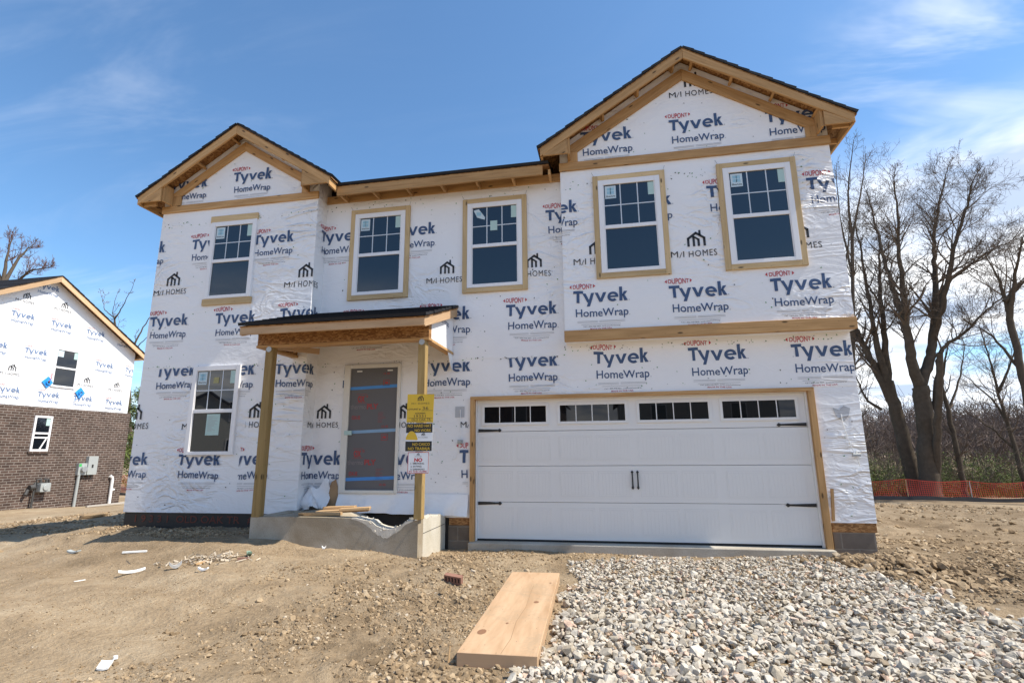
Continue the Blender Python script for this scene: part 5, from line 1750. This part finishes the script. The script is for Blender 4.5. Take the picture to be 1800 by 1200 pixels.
# ------------------------------------------------------------------ bare trees
def tubes_np(polys, nside):
    """polys: list of (points k x 3, radii k) -> verts, quads"""
    VV, FF, off = [], [], 0
    ang = np.arange(nside) * 2 * math.pi / nside
    ca, sa = np.cos(ang), np.sin(ang)
    for P, r in polys:
        P = np.asarray(P, float); k = len(P)
        d = np.gradient(P, axis=0); d /= np.linalg.norm(d, axis=1)[:, None] + 1e-9
        ref = np.array([.31, .57, .13]) if abs(d[0, 2]) > .8 else np.array([.1, .05, 1.])
        a = np.cross(d, ref); a /= np.linalg.norm(a, axis=1)[:, None] + 1e-9
        b = np.cross(d, a)
        ring = P[:, None, :] + (a[:, None, :] * ca[None, :, None] + b[:, None, :] * sa[None, :, None]) * np.asarray(r)[:, None, None]
        VV.append(ring.reshape(-1, 3))
        i = np.arange(k - 1)[:, None] * nside; j = np.arange(nside)[None, :]; j2 = (j + 1) % nside
        FF.append((np.stack([i + j, i + j2, i + nside + j2, i + nside + j], 2).reshape(-1, 4)) + off)
        off += k * nside
    return np.concatenate(VV), np.concatenate(FF)


def smooth_line(P, r2, amp, sub=4):
    P = np.asarray(P, float)
    t = np.linspace(0, len(P) - 1, (len(P) - 1) * sub + 1)
    Q = np.stack([np.interp(t, np.arange(len(P)), P[:, i]) for i in range(3)], 1)
    if len(Q) > 4:
        for _ in range(2): Q[1:-1] = .25 * Q[:-2] + .5 * Q[1:-1] + .25 * Q[2:]
    Q[1:-1] += r2.normal(0, amp, (len(Q) - 2, 3))
    return Q


def grow(p, d, L, r, lev, r2, out, upw, nch, rmin):
    n = 5 if lev < 2 else 4
    pts, q, dd = [p], p.copy(), d / np.linalg.norm(d)
    for i in range(n):
        dd = dd + r2.normal(0, .13, 3) + np.array([0, 0, upw]); dd /= np.linalg.norm(dd)
        q = q + dd * L / n; pts.append(q)
    rad = np.linspace(r, max(r * .32, rmin), n + 1)
    out.append((np.array(pts), rad))
    if lev >= len(nch): return
    for c in range(nch[lev]):
        t = r2.uniform(.22, 1.0); i = min(int(t * n), n - 1); f = t * n - i
        b = pts[i] * (1 - f) + pts[i + 1] * f
        ax = pts[i + 1] - pts[i]; ax /= np.linalg.norm(ax)
        s = r2.normal(size=3); s -= ax * s.dot(ax); s /= np.linalg.norm(s)
        an = r2.uniform(.5, 1.15)
        grow(b, ax * math.cos(an) + s * math.sin(an), L * r2.uniform(.38, .62), max(r * (1 - .6 * t) * .6, rmin), lev + 1, r2, out, upw, nch, rmin)


def tree(name, label, limbs, seed, L1, n1, nch, rmin, group='bare trees', twig=None, upw=.06, start=.25):
    r2 = np.random.default_rng(seed)
    base = limbs[0][0][0]
    zb_ = gz(base[0], base[1])
    root = empty(name, (base[0], base[1], zb_), label, 'tree', group)
    main, crown = [], []
    for li, (P, ra, rb) in enumerate(limbs):
        P = [np.array(p) for p in P]
        if abs(P[0][2] - base[2]) < .8 and P[0][2] < 1.5:          # comes out of the ground
            P.insert(0, np.array([P[0][0] + (P[0][0] - P[1][0]) * .1, P[0][1], gz(P[0][0], P[0][1]) - .25])); ground = True
        else: ground = False
        Q = smooth_line(P, r2, .012 * len(limbs) ** .3, 5)
        rad = rb + (ra - rb) * (1 - np.linspace(0, 1, len(Q))) ** 1.25
        if ground: rad[:4] *= np.array([1.55, 1.3, 1.15, 1.05])
        main.append((Q, rad))
        if ground and len(limbs) > 1 and ra > .09 and rb > .1: continue
        LL = np.sum(np.linalg.norm(np.diff(Q, axis=0), axis=1))
        for c in range(int(n1 * max(.6, LL / 5))):
            t = r2.uniform(start, 1.0) ** .8; i = min(int(t * (len(Q) - 1)), len(Q) - 2)
            ax = Q[i + 1] - Q[i]; ax /= np.linalg.norm(ax)
            s = r2.normal(size=3); s -= ax * s.dot(ax); s /= np.linalg.norm(s)
            an = r2.uniform(.4, .95)
            l = L1 * r2.uniform(.55, 1.15) * (1.15 - .5 * t)
            grow(Q[i], ax * math.cos(an) + s * math.sin(an), l, max(rad[i] * .42, rmin * 1.6), 0, r2, crown, upw, nch, rmin)
        grow(Q[-1], Q[-1] - Q[-2], L1 * .40, rb, 0, r2, crown, upw, nch, rmin)
    V_, F_ = tubes_np(main, 9)
    mesh_np('trunk', V_, F_, [M_BARK], parent=root, origin=root.location, smooth=True)
    big = [c for c in crown if c[1][0] > .03]; small = [c for c in crown if c[1][0] <= .03]
    V_, F_ = tubes_np(small, 3)
    if big:
        V2, F2 = tubes_np(big, 5); F_ = np.concatenate([F_, F2 + len(V_)]); V_ = np.concatenate([V_, V2])
    mesh_np('crown', V_, F_, [twig or M_TWIG], parent=root, origin=root.location)
    return root


TREES = {
    'T2': [
        ([(16.17, 19.26, -0.31), (16.31, 19.19, 1.45), (16.38, 19.13, 2.99), (16.37, 19.09, 4.03)], 0.42, 0.34),
        ([(16.37, 19.09, 4.03), (16.07, 18.84, 5.07), (15.92, 18.53, 6.36), (15.8, 18.34, 7.14), (15.76, 17.98, 8.68), (15.66, 17.61, 10.22), (15.66, 17.25, 11.75), (15.57, 16.88, 13.28)], 0.26, 0.03),
        ([(15.8, 18.34, 7.14), (15.69, 18.65, 8.33), (15.73, 19.08, 10.19), (15.82, 19.51, 12.16), (15.89, 19.87, 13.88)], 0.15, 0.03),
        ([(16.37, 19.09, 4.03), (16.91, 19.17, 5.09), (17.3, 19.25, 6.17), (17.74, 19.37, 7.84), (18.1, 19.5, 9.87), (18.29, 19.59, 11.37), (18.88, 19.71, 13.19), (19.48, 19.81, 14.74)], 0.26, 0.03),
        ([(17.3, 19.25, 6.17), (17.61, 18.72, 7.54), (17.8, 18.1, 9.12), (17.99, 17.53, 10.54), (18.32, 16.93, 11.89), (18.47, 16.55, 12.78)], 0.17, 0.03),
        ([(16.79, 19.13, 2.98), (17.24, 19.01, 5.05), (17.45, 18.96, 5.84), (18.31, 18.9, 6.32), (19.35, 18.81, 7.33), (20.1, 18.75, 7.94)], 0.14, 0.03),
        ([(17.74, 19.37, 7.84), (18.41, 19.34, 9.07), (19.34, 19.32, 9.71), (20.41, 19.3, 10.48), (21.29, 19.28, 10.84)], 0.13, 0.025),
        ([(16.42, 19.26, -0.31), (16.46, 18.55, 1.94), (16.5, 18.0, 3.65), (16.49, 17.45, 5.34)], 0.2, 0.12),
        ([(16.07, 18.84, 5.07), (16.2, 19.06, 6.18), (16.04, 19.18, 6.77)], 0.14, 0.03),
    ],
    'T1': [
        ([(16.09, 20.27, -0.24), (15.88, 20.2, 1.46), (15.72, 20.15, 3.08), (15.52, 20.1, 4.45)], 0.36, 0.26),
        ([(15.52, 20.1, 4.45), (15.27, 19.96, 5.84), (15.16, 19.83, 7.25), (14.99, 19.56, 10.12), (14.85, 19.38, 12.19)], 0.2, 0.03),
        ([(15.72, 20.15, 3.08), (15.22, 20.17, 4.75), (14.79, 20.2, 6.19), (14.33, 20.22, 7.54)], 0.2, 0.12),
        ([(15.52, 20.1, 4.45), (15.64, 19.98, 6.4), (15.69, 19.85, 8.68), (15.78, 19.76, 10.14), (16.02, 19.68, 11.6)], 0.18, 0.03),
        ([(15.1, 20.15, 3.09), (14.46, 20.22, 3.66), (14.24, 20.31, 4.8)], 0.08, 0.03),
        ([(14.33, 20.22, 7.54), (14.17, 20.49, 8.97), (15.01, 20.95, 11.57), (15.55, 21.3, 13.63)], 0.1, 0.02),
    ],
    'T3': [
        ([(17.97, 20.07, -0.15), (17.98, 20.14, 1.44), (17.99, 20.21, 3.03), (17.88, 20.25, 4.12)], 0.13, 0.09),
        ([(17.88, 20.25, 4.12), (18.05, 20.05, 5.18), (18.32, 19.79, 6.51)], 0.08, 0.02),
        ([(17.99, 20.21, 3.03), (18.91, 20.43, 4.66), (19.36, 20.6, 6.07)], 0.06, 0.02),
    ],
    'T4': [
        ([(19.19, 17.19, -0.18), (19.28, 17.24, 2.78), (19.29, 17.27, 4.45), (19.29, 17.31, 6.68)], 0.19, 0.13),
        ([(19.29, 17.31, 6.68), (19.16, 17.09, 7.9), (18.78, 16.9, 8.9)], 0.12, 0.03),
        ([(19.29, 17.31, 6.68), (19.28, 16.69, 8.02), (19.36, 15.85, 9.73)], 0.13, 0.03),
        ([(19.29, 17.27, 4.45), (19.0, 18.03, 6.1), (18.42, 18.53, 6.9)], 0.07, 0.02),
        ([(19.07, 17.09, 7.4), (19.82, 16.88, 8.18), (20.43, 16.72, 8.71)], 0.1, 0.03),
    ],
    'T5': [
        ([(22.29, 22.96, -0.25), (22.02, 22.91, 2.56), (21.88, 22.89, 4.01), (21.78, 22.86, 5.79), (21.58, 22.83, 7.47)], 0.14, 0.025),
        ([(22.02, 22.91, 2.56), (21.88, 23.38, 3.76), (21.16, 24.02, 5.07)], 0.08, 0.02),
        ([(22.17, 22.96, 1.14), (21.33, 23.09, 2.29), (20.48, 23.2, 3.04)], 0.06, 0.02),
        ([(21.88, 22.89, 4.01), (22.62, 22.85, 5.45), (23.19, 22.82, 6.62)], 0.08, 0.02),
    ],
    'T6': [
        ([(16.64, 28.36, -1.2), (17.93, 28.58, 8.04), (18.84, 28.74, 15.1)], 0.22, 0.1),
        ([(18.84, 28.74, 15.1), (18.44, 27.55, 17.87), (18.62, 26.22, 20.8)], 0.1, 0.02),
        ([(18.84, 28.74, 15.1), (20.2, 29.33, 19.03), (20.9, 29.66, 21.33)], 0.08, 0.02),
        ([(18.53, 28.74, 12.7), (18.07, 28.33, 16.64), (18.17, 28.02, 19.83)], 0.08, 0.02),
    ],
    'L1': [
        ([(-52.73, 32.61, -2.75), (-55.33, 32.07, 12.21), (-56.91, 31.88, 18.06)], 0.4, 0.3),
        ([(-56.91, 31.88, 18.06), (-57.69, 32.26, 21.28), (-57.88, 32.53, 23.58)], 0.2, 0.04),
        ([(-56.91, 31.88, 18.06), (-57.18, 33.06, 21.54), (-56.65, 33.68, 23.0)], 0.2, 0.04),
        ([(-56.42, 31.88, 16.85), (-52.88, 31.03, 18.97), (-49.64, 30.5, 18.83)], 0.16, 0.04),
        ([(-56.91, 31.88, 18.06), (-60.22, 32.28, 22.11), (-61.75, 32.47, 24.21)], 0.2, 0.04),
    ],
    'L2': [
        ([(-32.04, 25.89, -2.19), (-33.39, 25.78, 3.77), (-34.12, 25.71, 8.12)], 0.2, 0.12),
        ([(-34.12, 25.71, 8.12), (-34.16, 26.18, 10.47), (-33.59, 26.56, 12.16)], 0.1, 0.03),
        ([(-33.67, 25.78, 5.49), (-36.73, 26.72, 10.71), (-37.42, 26.96, 12.24)], 0.1, 0.05),
        ([(-37.42, 26.96, 12.24), (-36.59, 26.71, 13.09), (-35.36, 26.27, 14.71)], 0.06, 0.015),
        ([(-37.42, 26.96, 12.24), (-38.89, 27.25, 13.12), (-39.83, 27.57, 14.51)], 0.05, 0.015),
        ([(-37.3, 26.96, 11.51), (-37.97, 27.14, 13.04), (-37.97, 27.29, 14.31)], 0.04, 0.015),
        ([(-34.07, 25.71, 9.01), (-33.38, 25.9, 9.92), (-32.93, 26.01, 10.37)], 0.05, 0.02),
    ],

}
tree('bare_tree', 'tall bare tree with many upright limbs and the tallest crown right of the house', TREES['T2'], 1, 2.2, 17, (6, 4, 3), .0042)
tree('bare_tree', 'bare tree with thick leaning trunk next to the wall of the house', TREES['T1'], 2, 1.9, 15, (5, 4, 3), .0042)
tree('bare_tree', 'slender young bare tree standing right of the two thick trunks', TREES['T3'], 3, 1.4, 8, (4, 3), .0055)
tree('bare_tree', 'bare tree leaning in from the right edge above the fence', TREES['T4'], 4, 2.0, 13, (5, 4, 3), .0042)
tree('bare_tree', 'low many stemmed bare tree with arching thin branches at the right edge', TREES['T5'], 5, 1.7, 12, (5, 4, 2), .0045)
tree('bare_tree', 'thin bare tree rising just behind the right corner of the roof', TREES['T6'], 6, 1.9, 8, (4, 3), .006)
tree('budding_tree', 'reddish budding tree rising behind the neighbouring roof', TREES['L1'], 7, 1.8, 9, (5, 4), .012, twig=M_TWIGR, upw=.16)
tree('bare_tree', 'sparse pale bare tree in the gap between the two houses', TREES['L2'], 8, 1.3, 3, (3, 2), .012)


def leaf_cloud(name, label, cat, c, rx, ry, rz, n, size, mats, seed, kind=None, group=None):
    r2 = np.random.default_rng(seed)
    v = r2.normal(size=(n, 3)); v /= np.linalg.norm(v, axis=1)[:, None]
    rr = r2.random(n) ** .4
    P = v * rr[:, None] * np.array([rx, ry, rz]) + np.array(c)
    clump = vnoise(P[:, 0] + P[:, 2], P[:, 1] + .7 * P[:, 2], .55, 2)
    P = P[clump > -.14]; n = len(P)
    a = r2.normal(size=(n, 3)); b = r2.normal(size=(n, 3)); s = size * r2.uniform(.5, 1.3, n)[:, None]
    a = a / np.linalg.norm(a, axis=1)[:, None] * s; b = b / np.linalg.norm(b, axis=1)[:, None] * s * .6
    V_ = np.stack([P - a, P - b, P + a, P + b], 1).reshape(-1, 3); F_ = np.arange(4 * n).reshape(n, 4)
    return V_, F_


# evergreen in the gap between the houses
r3 = np.random.default_rng(9)
EX, EY = -31.0, 24.4
root = empty('evergreen_tree', (EX, EY, gz(EX, EY)), 'dark olive evergreen tree in the narrow gap between the two houses', 'tree')
zb_ = gz(EX, EY)
m = MB(); m.tube([(EX, EY, zb_ - .2), (EX + .05, EY, zb_ + 2), (EX, EY + .05, zb_ + 7.0)], [.2, .15, .03], 8); m.build('trunk', [M_BARK], root)
VV, FF, off = [], [], 0
for k in range(26):
    t = k / 25
    for q in range(5):
        a_ = r3.random() * 6.28; rr = (1.9 - 1.5 * t) * r3.uniform(.3, 1)
        V_, F_ = leaf_cloud('', '', '', (EX + rr * math.cos(a_), EY + rr * math.sin(a_), zb_ + .6 + t * 6.4), .55, .55, .4, 120, .075, None, k * 7 + q)
        VV.append(V_); FF.append(F_ + off); off += len(V_)
mesh_np('crown', np.concatenate(VV), np.concatenate(FF), [M_LEAF], parent=root, origin=root.location)

# far-off wood, brush along the fence and spring undergrowth: masses nobody could count
r3 = np.random.default_rng(31)
polys = []
for i in range(620):
    y = r3.uniform(38, 110); x = y * r3.uniform(.50, 1.25) - 2 if i < 540 else r3.uniform(-130, -20)
    if i >= 540: y = r3.uniform(50, 110)
    h = r3.uniform(3.8, 6.4) + (y - 38) * .055
    zb_ = float(base_z(x, y))
    b = np.array([x, y, zb_ - .2]); d = np.array([r3.normal(0, .12), r3.normal(0, .12), 1.])
    out_ = []
    grow(b, d, h * .8, r3.uniform(.04, .10), 0, r3, out_, .08, (10, 5) if y < 60 else (9, 4), .008 + y * .00022)
    polys += out_
V_, F_ = tubes_np(polys, 3)
prop(mesh_np('woods', V_, F_, [M_BRUSH], origin=(45, 55, -1.6)), 'far-off mass of bare brown woodland along the horizon', 'woods', kind='stuff')
polys = []
for i in range(230):                                    # brush just behind the fence
    x = r3.uniform(9.5, 26); y = 19.3 + r3.gamma(1.6, 2.2) + (x - 10) * .1
    b = np.array([x, y, gz(x, y) - .1]); d = np.array([r3.normal(0, .5), r3.normal(0, .4), 1.])
    out_ = []
    grow(b, d, r3.uniform(.9, 2.6), r3.uniform(.008, .028), 0, r3, out_, .02, (5, 3), .0045)
    polys += out_
V_, F_ = tubes_np(polys, 3)
prop(mesh_np('brush', V_, F_, [M_TWIG], origin=(16, 21, -1.2)), 'tangle of bare brush behind the orange fence', 'brush', kind='stuff')
VV, FF, off = [], [], 0
for i in range(620):
    x = r3.uniform(9.5, 34); y = 20.5 + r3.gamma(1.7, 3.2) + (x - 10) * .15
    hh = r3.uniform(.4, 1.5)
    V_, F_ = leaf_cloud('', '', '', (x, y, gz(x, y) + hh * .7), r3.uniform(.5, 1.3), .6, hh, 190, .048, None, i + 400)
    VV.append(V_); FF.append(F_ + off); off += len(V_)
prop(mesh_np('undergrowth', np.concatenate(VV), np.concatenate(FF), [M_LEAF], origin=(18, 23, -1.2)), 'green spring undergrowth under the trees behind the fence', 'undergrowth', kind='stuff')
# grass strip beyond the fence
n = 26000
x = r3.uniform(8, 40, n); y = 19.6 + r3.random(n) ** 1.4 * 22 + (x - 8) * .08
z = ground_z(x, y); hgt = r3.uniform(.10, .42, n); a_ = r3.random(n) * 6.28; w_ = .03
dx, dy = np.cos(a_) * w_, np.sin(a_) * w_
V_ = np.stack([np.stack([x - dx, y - dy, z], 1), np.stack([x + dx, y + dy, z], 1), np.stack([x + r3.normal(0, .06, n), y + r3.normal(0, .06, n), z + hgt], 1)], 1).reshape(-1, 3)
prop(mesh_np('grass', V_, np.arange(3 * n).reshape(n, 3), [M_GRASS], origin=(20, 26, -1.2)), 'strip of fresh green grass beyond the orange fence', 'grass', kind='stuff')

# low rise closing the view behind the wood
X_ = np.linspace(-400, 400, 81); rows_ = []
for k, (yy, zz) in enumerate(((110, -3.0), (130, 1.2), (170, 4.2), (260, 3.0), (420, -6))):
    rows_.append(np.stack([X_, yy + 12 * np.sin(X_ * .021) + 0 * X_, zz + (0 if k in (0, 4) else 1) * (1.2 * np.sin(X_ * .031 + k) + .8 * np.sin(X_ * .083 + 2 * k))], 1))
V_ = np.concatenate(rows_); nn = len(X_)
ii = (np.arange(4)[:, None] * nn + np.arange(nn - 1)[None]).ravel()
prop(mesh_np('hills', V_, np.stack([ii, ii + 1, ii + 1 + nn, ii + nn], 1), [plain('wooded_rise', (.105, .082, .065), .95, .05, var=.4, scale=.25)], origin=(0, 200, -3), smooth=True), 'low brown wooded rise on the horizon', 'hills', kind='structure')

# ------------------------------------------------------------------ houses across the street, behind the camera (seen mirrored in the glass)
def far_house(x, y, w_, d_, h_, label, mat_, rot=0.0):
    zb_ = gz(x, y)
    r = empty('street_house', (x, y, zb_), label, 'house', 'houses across the street')
    m = MB()
    m.prism([(x - w_ / 2, y, zb_ - .3), (x + w_ / 2, y, zb_ - .3), (x + w_ / 2, y, zb_ + h_), (x, y, zb_ + h_ + w_ * .32), (x - w_ / 2, y, zb_ + h_)], (0, -d_, 0), 0)
    m.build('wall', [mat_], r)
    m = MB()
    for s in (-1, 1):
        a_, b2 = Vector((x + s * (w_ / 2 + .4), y + .4, zb_ + h_ - .2)), Vector((x, y + .4, zb_ + h_ + w_ * .32 + .06))
        m.prism([a_, b2, b2 + Vector((0, 0, .14)), a_ + Vector((0, 0, .14))], (0, -d_ - .8, 0), 0)
    m.build('roof', [M_ROOFG], r)
    r.rotation_euler = (0, 0, rot)
    for s in (-1, 1):
        for z in (1.0, 3.8):
            m = MB(); m.box(x + s * w_ * .25 - .6, x + s * w_ * .25 + .6, y, y + .05, zb_ + z, zb_ + z + 1.5, 0); wn = m.build('window', [M_VINYL], r)
            m = MB(); m.box(x + s * w_ * .25 - .52, x + s * w_ * .25 + .52, y + .051, y + .056, zb_ + z + .08, zb_ + z + 1.42, 0); m.build('glass', [M_GLASS], wn)


far_house(-26.4, -26.0, 7.6, 9, 3.35, 'grey sided house across the street, mirrored in the lower left window', M_SIDING, R(-40))
far_house(-8, -34, 12, 10, 5.8, 'brown brick house across the street straight behind the viewpoint', M_BRICK)
far_house(9, -35, 12, 10, 5.8, 'grey house across the street opposite the garage door', M_SIDING)
far_house(27, -33, 11, 10, 5.6, 'brown house across the street furthest to the right', M_BRICK)
